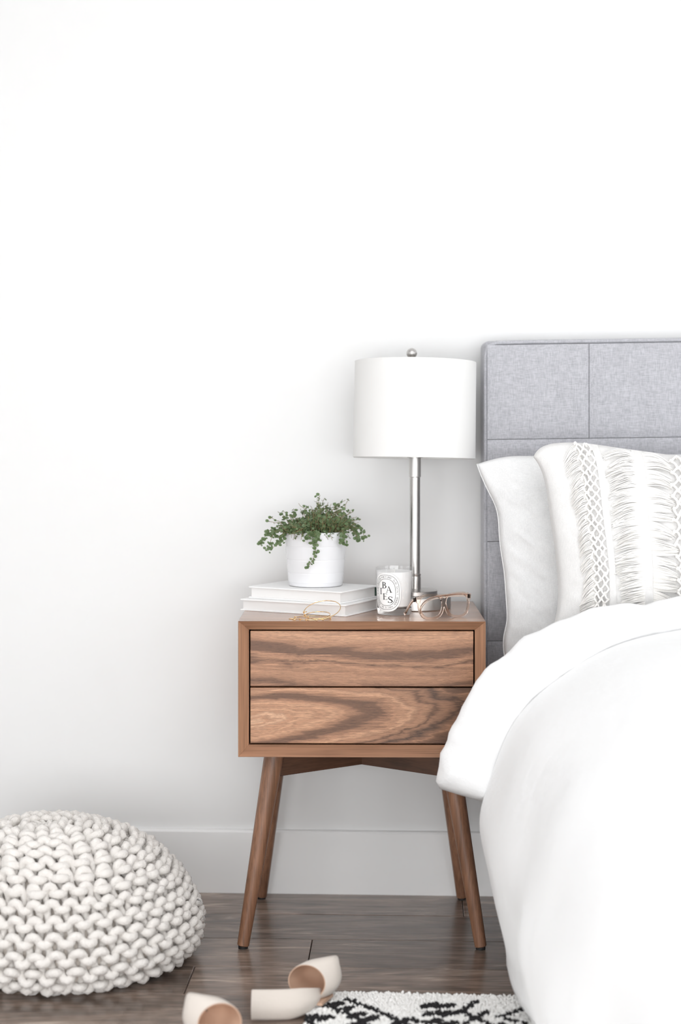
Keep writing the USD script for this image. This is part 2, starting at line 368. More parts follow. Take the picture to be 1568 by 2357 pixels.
window('window_3', WIN3['y1'] - WIN3['y0'], WIN3['z1'] - WIN3['z0'], np.array([[0, 1, 0, X0 - .05], [1, 0, 0, (WIN3['y0'] + WIN3['y1']) / 2], [0, 0, 1, (WIN3['z0'] + WIN3['z1']) / 2], [0, 0, 0, 1.0]]))
# floor: planks laid along the back wall, each one a board of its own
floor = Thing('floor', kind='structure')
part(floor, 'subfloor', bx(X0 - .1, X1 + .1, Y0 - .1, .55, -0.06, -0.0125), M['gap'])
def plank(x0, x1, y0, y1):
    e = 0.0012
    b = []
    for (ins, z) in ((0, -0.012), (0, -e), (e, 0)):
        b += [(x0 + ins, y0 + ins, z), (x1 - ins, y0 + ins, z), (x1 - ins, y1 - ins, z), (x0 + ins, y1 - ins, z)]
    f = [[0, 1, 5, 4], [1, 2, 6, 5], [2, 3, 7, 6], [3, 0, 4, 7], [4, 5, 9, 8], [5, 6, 10, 9], [6, 7, 11, 10], [7, 4, 8, 11], [8, 9, 10, 11], [0, 3, 2, 1]]
    return np.array(b), tri(np.array(f))
seams = [0.012] + [wall_row for wall_row in (-0.139, -0.294, -0.452, -0.595, -0.745, -0.895, -1.045, -1.195, -1.345, -1.495, -1.645)]
joints = {0: [-0.95, 0.232, 1.5], 1: [-1.5, -0.42 - .5, 0.86, 1.9], 2: [-1.2, -0.061, 1.1, 2.0], 3: [-1.9, -0.264, 0.95, 1.8], 4: [-1.3, -.62, 0.62, 1.6]}
for r in range(len(seams) - 1):
    js = joints.get(r) or sorted(nrng.uniform(-2.3, 2.1) for _ in range(3))
    xs = [-2.6] + [j for j in js] + [2.4]
    for a, b in zip(xs[:-1], xs[1:]):
        if b - a < .1: continue
        g = 0.0006
        part(floor, 'plank', turned(plank(a + g, b - g, seams[r + 1] + g, seams[r] - g)), M['floor'])
part(floor, 'floorboard_field', turned(bx(-2.7, 2.5, -4.9, seams[-1], -0.012, 0)), M['floor'])

# ------------------------------------------------------------------ nightstand
ns = Thing('nightstand', 'walnut brown two-drawer nightstand on splayed tapered legs beside the bed', 'nightstand', (NS['x'], 0, 0), -0.012)
w2, d, z0, z1, rim, bev = NS['w'] / 2, NS['d'], NS['z0'], NS['z1'], NS['rim'], NS['bev']
def board(side):
    pts = []
    for y, n in ((0.0, 0.0), (bev, rim), (d, 0.0), (d, rim)):
        xo, zt, zb = w2 - n, z1 - n, z0 + n
        if side == 'top': pts += [(-xo, y, zt), (xo, y, zt)]
        if side == 'bottom': pts += [(-xo, y, zb), (xo, y, zb)]
        if side == 'left': pts += [(-xo, y, zb), (-xo, y, zt)]
        if side == 'right': pts += [(xo, y, zb), (xo, y, zt)]
    return hull(pts)
part(ns, 'case_top', board('top'), M['top_wood']); part(ns, 'case_base', board('bottom'), M['case_wood'])
part(ns, 'case_side', board('left'), M['side_wood']); part(ns, 'case_side', board('right'), M['side_wood'])
part(ns, 'back_panel', bx(-w2 + rim, w2 - rim, d - .012, d - .004, z0 + rim, z1 - rim), M['gap'])
zm, gp = (z0 + z1) / 2, 0.0018
part(ns, 'drawer', rbox(-w2 + rim + .0025, w2 - rim - .0025, bev + .001, bev + .019, zm + gp / 2 + .0004, z1 - rim - .0028, .001), M['drawer_0'], label='upper drawer front with level banded grain')
part(ns, 'drawer', rbox(-w2 + rim + .0025, w2 - rim - .0025, bev + .001, bev + .019, z0 + rim + .0022, zm - gp / 2 - .0004, .001), M['drawer_1'], label='lower drawer front with arched grain')
part(ns, 'carcass', bx(-w2 + rim, w2 - rim, bev + .022, d - .013, z0 + rim, z1 - rim), M['gap'])
for sx in (-1, 1):
    for top_y, bot_y, bot_x in ((0.05, 0.016, 0.222), (0.292, 0.331, 0.207)):
        a, b = np.array([sx * 0.165, top_y, z0]), np.array([sx * bot_x, bot_y, 0.006])
        tt = np.linspace(0, 1, 9)
        pts = a + (b - a) * tt[:, None]
        v, f = tube(np.vstack([pts, b + (b - a) / np.linalg.norm(b - a) * 0.0015]), np.r_[0.0187 + (0.0112 - 0.0187) * tt, 0.0095], 28)
        lg = part(ns, 'leg', (v, f), M['leg_wood'], smooth=40)
        part(lg, 'foot_pad', lathe([(0, 0), (0.009, 0), (0.009, 0.006), (0, 0.006)], 20, (b[0], b[1], 0)), M['rubber'], smooth=40)
for s in (-1, 1):
    a, b = np.array([-0.158 * s, 0.062, 0]), np.array([0.158 * s, 0.282, 0])
    m = rbox(-.002, np.linalg.norm(b - a) + .002, -.0105, .0105, 0.3135, z0 - .0003, .0015)
    ang = math.degrees(math.atan2(b[1] - a[1], b[0] - a[0]))
    part(ns, 'brace', m.rotate((0, 0, ang)).translate(tuple(a)), M['brace_wood'])

TOP = z1
# ------------------------------------------------------------------ lamp
LX, LY = 0.1490, 0.226
lamp = Thing('table_lamp', 'brushed steel table lamp with white linen drum shade', 'lamp', (LX, LY, TOP))
part(lamp, 'base', lathe([(0, 0), (.070, 0), (.0715, .0015), (.0715, .0225), (.0705, .024), (.069, .0245), (.046, .0268), (0, .0268)], 96), M['steel_satin'], smooth=35)
part(lamp, 'base_plate', lathe([(0, .0265), (.0440, .0265), (.0448, .0275), (.0448, .0345), (.0435, .0355), (.014, .0385), (0, .0385)], 96), M['steel'], smooth=35)
part(lamp, 'ferrule', lathe([(0, .037), (.0118, .037), (.0118, .060), (.0112, .0612), (.0112, .064), (.0118, .0652), (.0118, .0675), (.0105, .0685), (0, .0685)], 48), M['steel'], smooth=35)
part(lamp, 'pole', lathe([(0, .068), (.0103, .068), (.0103, .264), (0, .264)], 48), M['steel'], smooth=35)
part(lamp, 'collar', lathe([(0, .2605), (.0105, .2605), (.0118, .2615), (.0118, .299), (.0105, .300), (0, .300)], 48), M['steel_satin'], smooth=35)
part(lamp, 'socket', lathe([(0, .2995), (.016, .2995), (.016, .35), (.012, .352), (0, .352)], 32), M['steel_satin'], smooth=35)
part(lamp, 'bulb', lathe([(0, .351), (.012, .352), (.014, .37), (.028, .395), (.030, .41), (.024, .43), (.010, .441), (0, .443)], 32), M['wax'], smooth=True)
SR = 0.1222
tilt = trimesh.transformations.euler_matrix(-0.035, 0.0165, 0)       # the shade sits a little askew
def tilted(m, about=(0.0, 0, .385)):
    v, f, _ = meshkit.arrays(m)
    about = np.array(about)
    return (v - about) @ tilt[:3, :3].T + about + np.array([-.0005, 0, 0]), f
zb_, zt_ = .2985, .4920
sh = part(lamp, 'shade', tilted(lathe([(SR - .0015, zb_), (SR, zb_ + .0008), (SR - .0008, zt_ - .0008), (SR - .0023, zt_), (SR - .0032, zt_ - .001), (SR - .0028, zb_ + .001), (SR - .0015, zb_)], 120)), M['shade'], smooth=50)
part(sh, 'trim_ring', tilted(tube(np.stack([(SR - .0032) * np.cos(np.linspace(0, 2 * np.pi, 90, False)), (SR - .0032) * np.sin(np.linspace(0, 2 * np.pi, 90, False)), np.full(90, zt_ - .004)], 1), .001, 6, True)), M['steel_satin'], smooth=True)
sp = [tube([(.006 * math.cos(a), .006 * math.sin(a), .488), ((SR - .003) * math.cos(a), (SR - .003) * math.sin(a), .488)], .0012, 6) for a in (0.4, 0.4 + 2.094, 0.4 + 4.189)]
part(lamp, 'spider', tilted(join(sp)), M['steel_satin'], smooth=True)
part(lamp, 'harp', join([tube(spline([(.014, 0, .305), (.04, 0, .36), (.042, 0, .42), (.02, 0, .47), (0, 0, .486), (-.02, 0, .47), (-.042, 0, .42), (-.04, 0, .36), (-.014, 0, .305)], 40), .0014, 6)]), M['steel_satin'], smooth=True)
an = np.linspace(-np.pi / 2, np.pi / 2, 20)
part(lamp, 'finial', lathe([(0, .484), (.004, .484), (.004, .4985)] + [(.0106 * math.cos(a), .5085 + .0106 * math.sin(a)) for a in an[1:]] , 40, (-.0065, 0, 0)), M['steel_satin'], smooth=50)

# ------------------------------------------------------------------ books
def book(label, corner, ang, wl, dp, th, z, green=False):
    """corner: the corner nearest the camera; ang: direction of the long fore-edge, which runs to the left"""
    t = Thing('book', label, 'book', (corner[0], corner[1], z), ang, group='white hardback books stacked on the nightstand')
    c = 0.0028
    part(t, 'back_cover', rbox(-wl, 0, 0, dp, 0, c, .001), M['book'])
    part(t, 'front_cover', rbox(-wl, 0, 0, dp, th - c, th, .001), M['book'])
    o = 0.0042
    part(t, 'page_block', bx(-wl + o, -o, o, dp - .004, c, th - c), M['pages'])
    part(t, 'spine', rbox(-wl, 0, dp - .004, dp, 0.0005, th - .0005, .001), M['book'])
    hb = [rbox(-o - .001, -.0012, dp - .0085, dp - .004, c + .0003, th - c - .0003, .0008), rbox(-wl + .0012, -wl + o + .001, dp - .0085, dp - .004, c + .0003, th - c - .0003, .0008)]
    for h in hb: part(t, 'headband', h, M['headband'] if green else M['pages'], label='dark green headband at the spine' if green else None)
    return t
book('white hardback book lying directly on the nightstand top, lower of the two', (0.0107, 0.068), math.atan2(-.108, .208), 0.2345, 0.148, 0.0228, TOP)
book('white hardback book with green headband lying on the lower book beneath the plant pot', (0.0010, 0.0835), math.atan2(-.110, .1845), 0.2130, 0.146, 0.0232, TOP + .0228, True)
BT = TOP + .0460

# ------------------------------------------------------------------ pot and plant
PX, PY = -0.0493, 0.2105
pot = Thing('flower_pot', 'white glazed flower pot with stepped bands standing on the books', 'flower pot', (PX, PY, BT))
prof = [(0, 0), (.0505, 0), (.0530, .0015), (.0536, .006)]
for k, (za, zc_) in enumerate([(.008, .0275), (.0275, .0535), (.0535, .0795), (.0795, .1045)]):
    ra, rb = .0536 + .0082 * za / .105, .0536 + .0082 * zc_ / .105
    prof += [(ra + .0002, za + .0008), (ra + .0008, za + .002), (rb + .0006, zc_ - .002), (rb + .0001, zc_ - .0008)]
prof += [(.0622, .1060), (.0620, .1076), (.0606, .1080), (.0592, .1070), (.0585, .095), (.0500, .006), (0, .006)]
part(pot, 'body', lathe(prof, 96), M['pot'], smooth=50)
part(pot, 'soil', lathe([(0, .08), (.0560, .08), (.0572, .0955), (.03, .0975), (0, .098)], 48), M['soil'], smooth=30)
plant = Thing('creeping_plant', 'green creeping plant with tiny round leaves spilling over the white pot', 'plant', (PX, PY, BT + .0965))
def leaf(c, nrm, r, curl=.25):
    nrm = nrm / np.linalg.norm(nrm)
    a = np.cross(nrm, [.3, .2, .9]); a /= np.linalg.norm(a); b = np.cross(nrm, a)
    k = 9
    ang = np.arange(k) * 2 * np.pi / k
    ring = c + r * (np.cos(ang)[:, None] * a + 0.9 * np.sin(ang)[:, None] * b) + nrm * (curl * r * (0.6 + 0.4 * np.cos(2 * ang)))[:, None]
    v = np.vstack([c, ring])
    return v, np.array([[0, 1 + i, 1 + (i + 1) % k] for i in range(k)])
leaves, stems = [], []
rp = random.Random(21)
def stem_with_leaves(base, tip, sag, n, r0=.0037):
    base, tip = np.array(base, float), np.array(tip, float)
    m = (base + tip) / 2 + np.array([0, 0, sag])
    t = np.linspace(0, 1, 14)[:, None]
    c = (1 - t) ** 2 * base + 2 * t * (1 - t) * m + t ** 2 * tip
    c += np.array([[rp.gauss(0, .0009) for _ in range(3)] for _ in range(14)]) * np.minimum(1, t * 3)
    stems.append(tube(c, np.linspace(.0007, .00042, 14), 4))
    for k in range(n):
        u = 0.22 + 0.78 * (k + rp.random() * .6) / n
        q = c[min(13, int(u * 13))]
        for side in (-1, 1):
            if rp.random() < .12: continue
            off = np.array([rp.gauss(0, .0032), rp.gauss(0, .0032), rp.gauss(.0006, .0022)])
            nr = np.array([rp.gauss(0, .6), rp.gauss(-.5, .6), rp.gauss(.75, .5)])
            leaves.append(leaf(q + off, nr, r0 * rp.uniform(.62, 1.12)))
            if rp.random() < .4: stems.append(tube([q, q + off], .0003, 3, caps=False))
def P3(px, py, dy=0.0):
    """a tip given by where the photo shows it, at depth dy from the pot's axis"""
    return W(px, py, CAM_D + PY + dy)
Pb = np.array([PX, PY, BT + .0965])
# crown of upright stems following the photo's uneven outline
crown = [(612, 1200, 0), (622, 1192, .01), (640, 1178, .0), (652, 1176, -.01), (668, 1186, .02), (676, 1172, .0), (688, 1160, -.01), (692, 1172, .02), (704, 1168, .0), (716, 1166, -.02), (722, 1172, .02),
         (730, 1146, 0), (738, 1140, -.01), (748, 1144, .01), (735, 1156, -.02), (756, 1158, .0), (762, 1162, .02), (775, 1160, -.01), (782, 1158, .01), (795, 1150, 0), (803, 1150, -.01), (790, 1164, .0), (797, 1168, -.02),
         (808, 1174, .01), (815, 1176, -.01), (822, 1190, .0), (830, 1195, .01), (825, 1205, -.01), (812, 1196, -.03)]
for (px_, py_, dy) in crown:
    tip = P3(px_, py_, dy)
    a = rp.uniform(0, 6.28); rr = rp.uniform(.005, .035)
    base = Pb + np.array([rr * math.cos(a) + (px_ - 727) * .00028, rr * math.sin(a), 0])
    stem_with_leaves(base, tip, .012, 8)
for k in range(230):                                    # the dense middle
    a = rp.uniform(0, 6.28); rr = .047 * math.sqrt(rp.random())
    base = Pb + np.array([rr * math.cos(a), rr * math.sin(a), 0])
    e = rp.uniform(0.2, 1.0)
    h = (0.020 + 0.036 * math.exp(-((rr * math.cos(a) - .012) / .035) ** 2)) * rp.uniform(.55, 1.08)
    tip = base + np.array([math.cos(a) * rr * .55 + rp.gauss(0, .010), math.sin(a) * rr * .55 + rp.gauss(0, .010), h])
    stem_with_leaves(base, tip, .006, 5)
for k in range(44):                                     # the collar hanging just over the rim
    a = rp.uniform(-3.3, .2); base = Pb + np.array([.048 * math.cos(a), .048 * math.sin(a), .002])
    tip = Pb + np.array([rp.uniform(.064, .084) * math.cos(a) + rp.gauss(0, .004), rp.uniform(.064, .080) * math.sin(a), rp.uniform(-.004, .026)])
    stem_with_leaves(base, tip, .02, 5, .0028)
trail = [([(668, 1215), (650, 1232), (632, 1238)], -.02), ([(655, 1212), (640, 1222), (622, 1230), (614, 1222)], 0), ([(660, 1215), (648, 1240), (636, 1255), (622, 1262), (612, 1262)], -.02), ([(650, 1215), (632, 1225), (622, 1250), (617, 1268)], -.01),
         ([(640, 1212), (620, 1222), (607, 1240), (599, 1256)], .0), ([(662, 1222), (645, 1250), (636, 1256)], -.03),
         ([(722, 1214), (724, 1232), (727, 1256), (726, 1272), (722, 1285), (714, 1298), (701, 1306)], -.072), ([(718, 1216), (708, 1238), (703, 1242)], -.070), ([(720, 1216), (728, 1240), (719, 1250)], -.072), ([(724, 1218), (733, 1232), (736, 1240)], -.071), ([(718, 1220), (712, 1232), (702, 1238)], -.070),
         ([(790, 1216), (794, 1232), (794, 1250), (797, 1256)], -.045), ([(788, 1218), (790, 1236), (786, 1250)], -.05),
         ([(805, 1208), (815, 1220), (823, 1237), (832, 1240), (843, 1232)], .0), ([(808, 1210), (818, 1226), (824, 1246)], -.01), ([(812, 1206), (828, 1214), (838, 1236)], .01)]
for pts, dy in trail:
    c = spline([P3(px_, py_, dy) for px_, py_ in pts], 16)
    c[0] = (c[0] + (Pb + np.array([(c[0][0] - Pb[0]) * .6, dy * .5, .004])) * 2) / 3
    stems.append(tube(c, .0005, 4))
    n = max(4, int(np.linalg.norm(np.diff(c, axis=0), axis=1).sum() / .0055))
    for k in range(n):
        q = c[min(15, int((0.15 + .85 * (k + .5) / n) * 15.99))]
        for side in (-1, 1):
            if rp.random() < .25: continue
            off = np.array([rp.gauss(side * .0028, .0012), rp.gauss(-.0014, .0012), rp.gauss(0, .0018)])
            leaves.append(leaf(q + off, np.array([rp.gauss(0, .5), -1, rp.gauss(.3, .5)]), .0036 * rp.uniform(.6, 1.15)))
part(plant, 'foliage', join(leaves), M['leaf'], world=True, kind='stuff')
part(plant, 'stems', join(stems), M['stem'], smooth=True, world=True, kind='stuff')

# ------------------------------------------------------------------ candle
CXY = np.array([0.1043, 0.1215])
candle = Thing('candle', 'scented candle in a clear glass tumbler with an oval BAIES label', 'candle', (CXY[0], CXY[1], TOP))
rb_, rt_, ch = .0330, .0371, .0905
def rad(z): return rb_ + (rt_ - rb_) * z / ch
part(candle, 'glass_base', lathe([(0, 0.0006), (.029, 0.0006), (.0318, 0), (rad(.002), .0018), (rad(.0125), .0125), (rad(.0125) - .003, .0128), (0, .0128)], 96), M['glass'], smooth=40)
part(candle, 'glass', lathe([(rad(.0127), .0127), (rad(.04), .04), (rad(ch - .001), ch - .001), (rt_ - .0009, ch), (rt_ - .0018, ch - .001), (rad(.05) - .0018, .05), (rad(.0127) - .0018, .0127), (rad(.0127), .0127)], 96), M['tumbler'], smooth=40)
part(candle, 'wax', lathe([(0, .0132), (rad(.014) - .0068, .0136), (rad(.0168) - .0028, .0166), (rad(.05) - .00225, .05), (rad(.0825) - .00205, .0825), (rad(.083) - .004, .0815), (.01, .081), (0, .081)], 96), M['wax'], smooth=40)
part(candle, 'wick', tube([(0, 0, .080), (0.0004, 0, .0855), (.0016, 0, .0885)], .0006, 6), M['wick'], smooth=True)
PH0 = -math.pi / 2 - 0.50
ZC = .0445
def bend(v, lift):
    """label plane (u to the right, v up, w outwards) -> onto the glass"""
    z = ZC + v[:, 1]
    r = rad(z) + lift + v[:, 2]
    ph = PH0 + v[:, 0] / rad(z)
    return np.stack([r * np.cos(ph), r * np.sin(ph), z], 1)
def oval(a, b, n=96, e=2.5):
    t = np.arange(n) * 2 * np.pi / n
    c, s = np.cos(t), np.sin(t)
    return np.stack([a * np.sign(c) * np.abs(c) ** (2 / e), b * np.sign(s) * np.abs(s) ** (2 / e)], 1)
def oval_disc(a, b, lift, name, mat):
    rings = [np.zeros((96, 2))] + [oval(a, b) * q for q in np.linspace(.1, 1, 10)]
    v = np.vstack(rings); v = np.c_[v, np.zeros(len(v))]
    top_ = bend(v, lift); low = bend(v, lift - .00018)
    n = len(rings); f = tri(grid_faces(n, 96, True))
    edge = tri(np.stack([(n - 1) * 96 + np.arange(96), (n - 1) * 96 + (np.arange(96) + 1) % 96, n * 96 + (n - 1) * 96 + (np.arange(96) + 1) % 96, n * 96 + (n - 1) * 96 + np.arange(96)], 1))
    return part(candle, name, (np.vstack([top_, low]), np.vstack([f, f[:, ::-1] + n * 96, edge])), mat, smooth=40)
lab = oval_disc(.0288, .0372, .00035, 'label', M['label_paper'])
def oval_line(a, b, w):
    o, i = oval(a, b, 160), oval(a - w, b - w, 160)
    v = np.c_[np.vstack([o, i]), np.zeros(320)]
    return bend(v, .0005), tri(grid_faces(2, 160, True))[:, ::-1]
lines = [oval_line(.0263, .0334, .00062), oval_line(.0190, .0259, .00070)]
def ell(cx, cy, a, b): return affinity.scale(Point(cx, cy).buffer(1, 32), a, b, origin=(cx, cy))
def letter(ch_):
    th, hs = .15, .055                                    # thick and thin strokes of a serif capital of height 1
    if ch_ == 'I': return unary_union([sbox(.1, 0, .1 + th, 1), sbox(0, 0, .1 * 2 + th, hs), sbox(0, 1 - hs, .2 + th, 1)])
    if ch_ == 'E': return unary_union([sbox(.1, 0, .1 + th, 1), sbox(0, 0, .74, hs), sbox(0, 1 - hs, .70, 1), sbox(.1, .5, .56, .5 + hs), sbox(.70, 0, .75, .2), sbox(.66, .82, .71, 1), sbox(.53, .42, .57, .63)])
    if ch_ == 'A':
        return unary_union([Polygon([(.40, 1), (.50, 1), (.88, 0), (.70, 0)]), Polygon([(.40, 1), (.45, 1), (.14, 0), (.08, 0)]), sbox(.2, .34, .70, .34 + hs), sbox(0, 0, .24, hs), sbox(.60, 0, .98, hs)])
    if ch_ == 'B':
        up = ell(.34, .745, .30, .255).difference(ell(.30, .745, .20, .255 - hs)); lo = ell(.36, .27, .38, .27).difference(ell(.32, .27, .27, .27 - hs))
        return unary_union([sbox(.1, 0, .1 + th, 1), up.intersection(sbox(.22, 0, 2, 2)), lo.intersection(sbox(.22, -1, 2, 2)), sbox(0, 0, .4, hs), sbox(0, 1 - hs, .38, 1), sbox(.2, .49, .38, .49 + hs)])
    c = spline([(.62, .80), (.56, .93), (.38, .975), (.20, .90), (.13, .75), (.24, .60), (.42, .50), (.58, .38), (.64, .24), (.54, .08), (.34, .025), (.16, .07), (.07, .22)], 60)
    ws = np.interp(np.linspace(0, 1, 60), [0, .15, .45, .6, .85, 1], [.03, .035, .085, .085, .035, .03])
    return unary_union([Point(*q).buffer(w_) for q, w_ in zip(c, ws)] + [LineString([c[k], c[k + 1]]).buffer(min(ws[k], ws[k + 1])) for k in range(59)] + [sbox(.58, .76, .66, .98), sbox(.03, .02, .10, .24)])
caps_ = []
for ch_, u, vz, wd in (('B', -.0040, .0135, .0098), ('A', .0062, .0055, .0124), ('I', -.0118, .0017, .0040), ('E', -.0025, -.0083, .0092), ('S', .0081, -.0139, .0092)):
    p_ = letter(ch_); x0_, y0_, x1_, y1_ = p_.bounds
    p_ = affinity.scale(affinity.translate(p_, -(x0_ + x1_) / 2, -.5), wd / (x1_ - x0_), .0120, origin=(0, 0))
    m = extrude(affinity.translate(p_, u, vz), .00012)
    caps_.append((bend(m.vertices, .0004), m.faces))
part(lab, 'lettering', join(lines + caps_), M['ink'])
ring_txt = []
def around(text, t0, t1, hgt=.0034):
    path = oval(.0222, .0292, 720)
    ts = np.linspace(t0, t1, len(text))
    for c_, t_ in zip(text, ts):
        if c_ == ' ': continue
        k = int(t_ / 360 * 720) % 720
        q, q2 = path[k], path[(k - 4) % 720]
        a_ = math.atan2(q2[1] - q[1], q2[0] - q[0])
        m = meshkit.text_mesh(c_, hgt, .00008)
        v = m.vertices.copy(); v[:, 0] -= v[:, 0].mean(); v[:, 1] -= hgt / 2
        rx = math.cos(a_) * v[:, 0] - math.sin(a_) * v[:, 1] + q[0]; ry = math.sin(a_) * v[:, 0] + math.cos(a_) * v[:, 1] + q[1]
        ring_txt.append((bend(np.stack([rx, ry, v[:, 2]], 1), .0004), m.faces))
around('BOUGIE PARFUMEE', 150, 66); around('34 BD SAINT GERMAIN', 50, -48); around('PARIS 5e', -66, -110); around('SCENTED CANDLE', -130, -205)
part(lab, 'fine_print', join(ring_txt), M['ink_grey'])

# ------------------------------------------------------------------ glasses
P0, P1 = np.array([.1420, .010, TOP]), np.array([.2490, .081, TOP])
gdir = (P1 - P0) / np.linalg.norm(P1 - P0)
GLEN = np.linalg.norm(P1 - P0)
gl = Thing('eyeglasses', 'blush clear acetate eyeglasses resting open near the nightstand front', 'glasses', tuple(P0), math.atan2(gdir[1], gdir[0]))
def lens_shape(cx, cz, mirror):
    pts = np.array([(-.0258, .010), (-.021, .0168), (-.008, .0188), (.008, .0180), (.020, .0148), (.0245, .0075), (.0230, -.005), (.0175, -.0145), (.007, -.0188), (-.007, -.0192), (-.018, -.0160), (-.0240, -.0080)])
    if mirror: pts[:, 0] *= -1
    c = spline(np.vstack([pts, pts[:1]]), 60)[:-1]
    return Polygon(c + np.array([cx, cz]))
cz_ = .0240
l1, l2 = lens_shape(.0345, cz_, False), lens_shape(GLEN - .0345, cz_, True)
rims = unary_union([l1.buffer(.0050), l2.buffer(.0050)])
mid = GLEN / 2
brow = Polygon([(.003, .0415), (.006, .0452), (mid, .0457), (GLEN - .006, .0452), (GLEN - .003, .0415), (GLEN - .012, .0400), (mid, .0415), (.012, .0400)])
bridge = Polygon([(mid - .0115, .0370), (mid + .0115, .0370), (mid + .0115, .0300), (mid + .006, .0325), (mid, .0332), (mid - .006, .0325), (mid - .0115, .0300)])
ends = unary_union([Polygon([(-.001, .0432), (.012, .0450), (.012, .033), (0.001, .032)]), Polygon([(GLEN + .001, .0432), (GLEN - .012, .0450), (GLEN - .012, .033), (GLEN - .001, .032)])])
front = unary_union([rims, brow, bridge, ends]).buffer(.0008).buffer(-.0008).difference(l1).difference(l2)
def stand(m, y=0.0):
    """drawing plane -> upright, leaning back slightly"""
    v, f, _ = meshkit.arrays(m)
    w = np.stack([v[:, 0], -v[:, 2] + y, v[:, 1]], 1)
    a = 0.10
    return np.stack([w[:, 0], w[:, 1] * math.cos(a) + w[:, 2] * math.sin(a), w[:, 2] * math.cos(a) - w[:, 1] * math.sin(a)], 1), f
core_ = extrude(front, .0030); core_.apply_translation((0, 0, .0006))
part(gl, 'front_frame', stand(core_), M['acetate'], smooth=40)
for L_ in (l1, l2):
    m = extrude(L_.buffer(.0004), .0012); m.apply_translation((0, 0, .0015)); part(gl, 'lens', stand(m), M['lens'])
def arm(pts, w0, w1, thick=.0028):
    c = spline(pts, 24)
    t = np.gradient(c, axis=0); t /= np.linalg.norm(t, axis=1, keepdims=True)
    side = np.cross(t, [0, 0, 1.0]); side /= np.linalg.norm(side, axis=1, keepdims=True)
    up = np.cross(side, t)
    hw = np.linspace(w0, w1, 24) / 2
    ang = np.arange(12) * 2 * np.pi / 12
    v = c[:, None] + (thick / 2 * np.cos(ang))[None, :, None] * side[:, None] + (np.sin(ang)[None, :] * hw[:, None])[:, :, None] * up[:, None]
    f = tri(grid_faces(24, 12, True))
    k = 24 * 12; v = np.vstack([v.reshape(-1, 3), c[0], c[-1]])
    j = np.arange(12); j2 = (j + 1) % 12
    return v, np.vstack([f, np.stack([np.full(12, k), j2, j], 1), np.stack([np.full(12, k + 1), 23 * 12 + j, 23 * 12 + j2], 1)])[:, ::-1]
hz_ = .0388
def to_gl(p):
    p = np.array(p, float) - gl.loc
    c, s = math.cos(-gl.rotz), math.sin(-gl.rotz)
    return np.array([c * p[0] - s * p[1], s * p[0] + c * p[1], p[2]])
tip = to_gl((.1220, .074, TOP + .0048))
h0 = np.array([.0015, .0075, hz_])
t1_ = part(gl, 'temple', arm([h0, h0 * .55 + tip * .45 + np.array([0, 0, .004]), h0 * .2 + tip * .8 + np.array([0, 0, .0012]), tip], .0062, .0075), M['acetate'], smooth=50)
part(t1_, 'tip_dot', tube([tip + (h0 - tip) * .12 + np.array([-.0009, -.0022, .001]), tip + (h0 - tip) * .12 + np.array([-.0006, -.0014, .001])], .0012, 10), M['black_metal'], smooth=40)
part(gl, 'temple', arm([(GLEN - .0015, .0085, hz_), (GLEN - .012, .015, hz_ + .001), (GLEN * .6, .019, hz_), (.046, .022, hz_ - .004), (.028, .0225, hz_ - .016), (.024, .022, hz_ - .030)], .0055, .006, .0022), M['acetate'], smooth=50)
for xx in (.0005, GLEN - .0005): part(gl, 'hinge', stand(rbox(xx - .0012, xx + .0012, .0345, .0420, -.006, -.0006, .0004)), M['black_metal'])

# ------------------------------------------------------------------ bracelets
BX, BY = W(720, 1412, 3.03)[0], 0.040
b1 = Thing('bangle_bracelet', 'thin gold bangle lying flat before the white books', 'bracelet', (BX, BY, TOP), group=None)
R1 = .0345
ta = np.linspace(0, 2 * np.pi, 80, False)
def circle(R_, n=80, ex=1.0): 
    t = np.linspace(0, 2 * np.pi, n, False)
    return np.stack([R_ * np.cos(t), R_ * ex * np.sin(t), np.zeros(n)], 1)
part(b1, 'ring', tube(circle(R1, ex=.93) + [0, 0, .0016], .00085, 8, True), M['gold'], smooth=True)
part(b1, 'inner_ring', tube(circle(.0245, ex=.9) + [.0085, 0, .0068] + np.c_[np.zeros(80), np.zeros(80), .004 * np.sin(ta + .4)], .0008, 8, True), M['gold'], smooth=True)
for a in (-2.3, -1.9, 2.9, -0.25):
    q = np.array([R1 * math.cos(a), .93 * R1 * math.sin(a), .0016])
    hel = np.array([[q[0] + .0016 * math.cos(k * .7), q[1] + k * .00012 - .002, q[2] + .0004 + .0016 * math.sin(k * .7)] for k in range(36)])
    part(b1, 'coil', tube(hel, .0005, 6), M['gold'], smooth=True)
def bean(c, rx, ry, rz):
    m = trimesh.creation.icosphere(2); m.apply_scale((rx, ry, rz)); m.apply_translation(c); return m
for k, (a, rr) in enumerate(((-2.75, .040), (-2.45, .043), (-1.75, .036), (-1.35, .037), (-1.0, .037))):
    part(b1, 'charm', bean((rr * math.cos(a), .9 * rr * math.sin(a), .0014), .0026 if k % 2 else .0020, .0017, .0013), M['gold'], smooth=True)
b2 = Thing('bangle_bracelet', 'thin gold bangle propped up at an angle against the flat bangle', 'bracelet', (W(742, 1404, 3.035)[0], .046, TOP))
Tm = trimesh.transformations.euler_matrix(math.radians(20), math.radians(-13), math.radians(8))
c2 = circle(.0350, 100) @ Tm[:3, :3].T
c2[:, 2] += .0012 - c2[:, 2].min() + .0008
part(b2, 'ring', tube(c2, .0008, 8, True), M['gold'], smooth=True)
for k in (46, 52, 58):
    hel = np.array([c2[k] + [.0014 * math.cos(q * .8), (q - 16) * .0001, .0022 * math.sin(q * .8)] for q in range(32)])
    hel[:, 2] = np.maximum(hel[:, 2], .0008)
    part(b2, 'coil', tube(hel, .00055, 6), M['gold'], smooth=True)
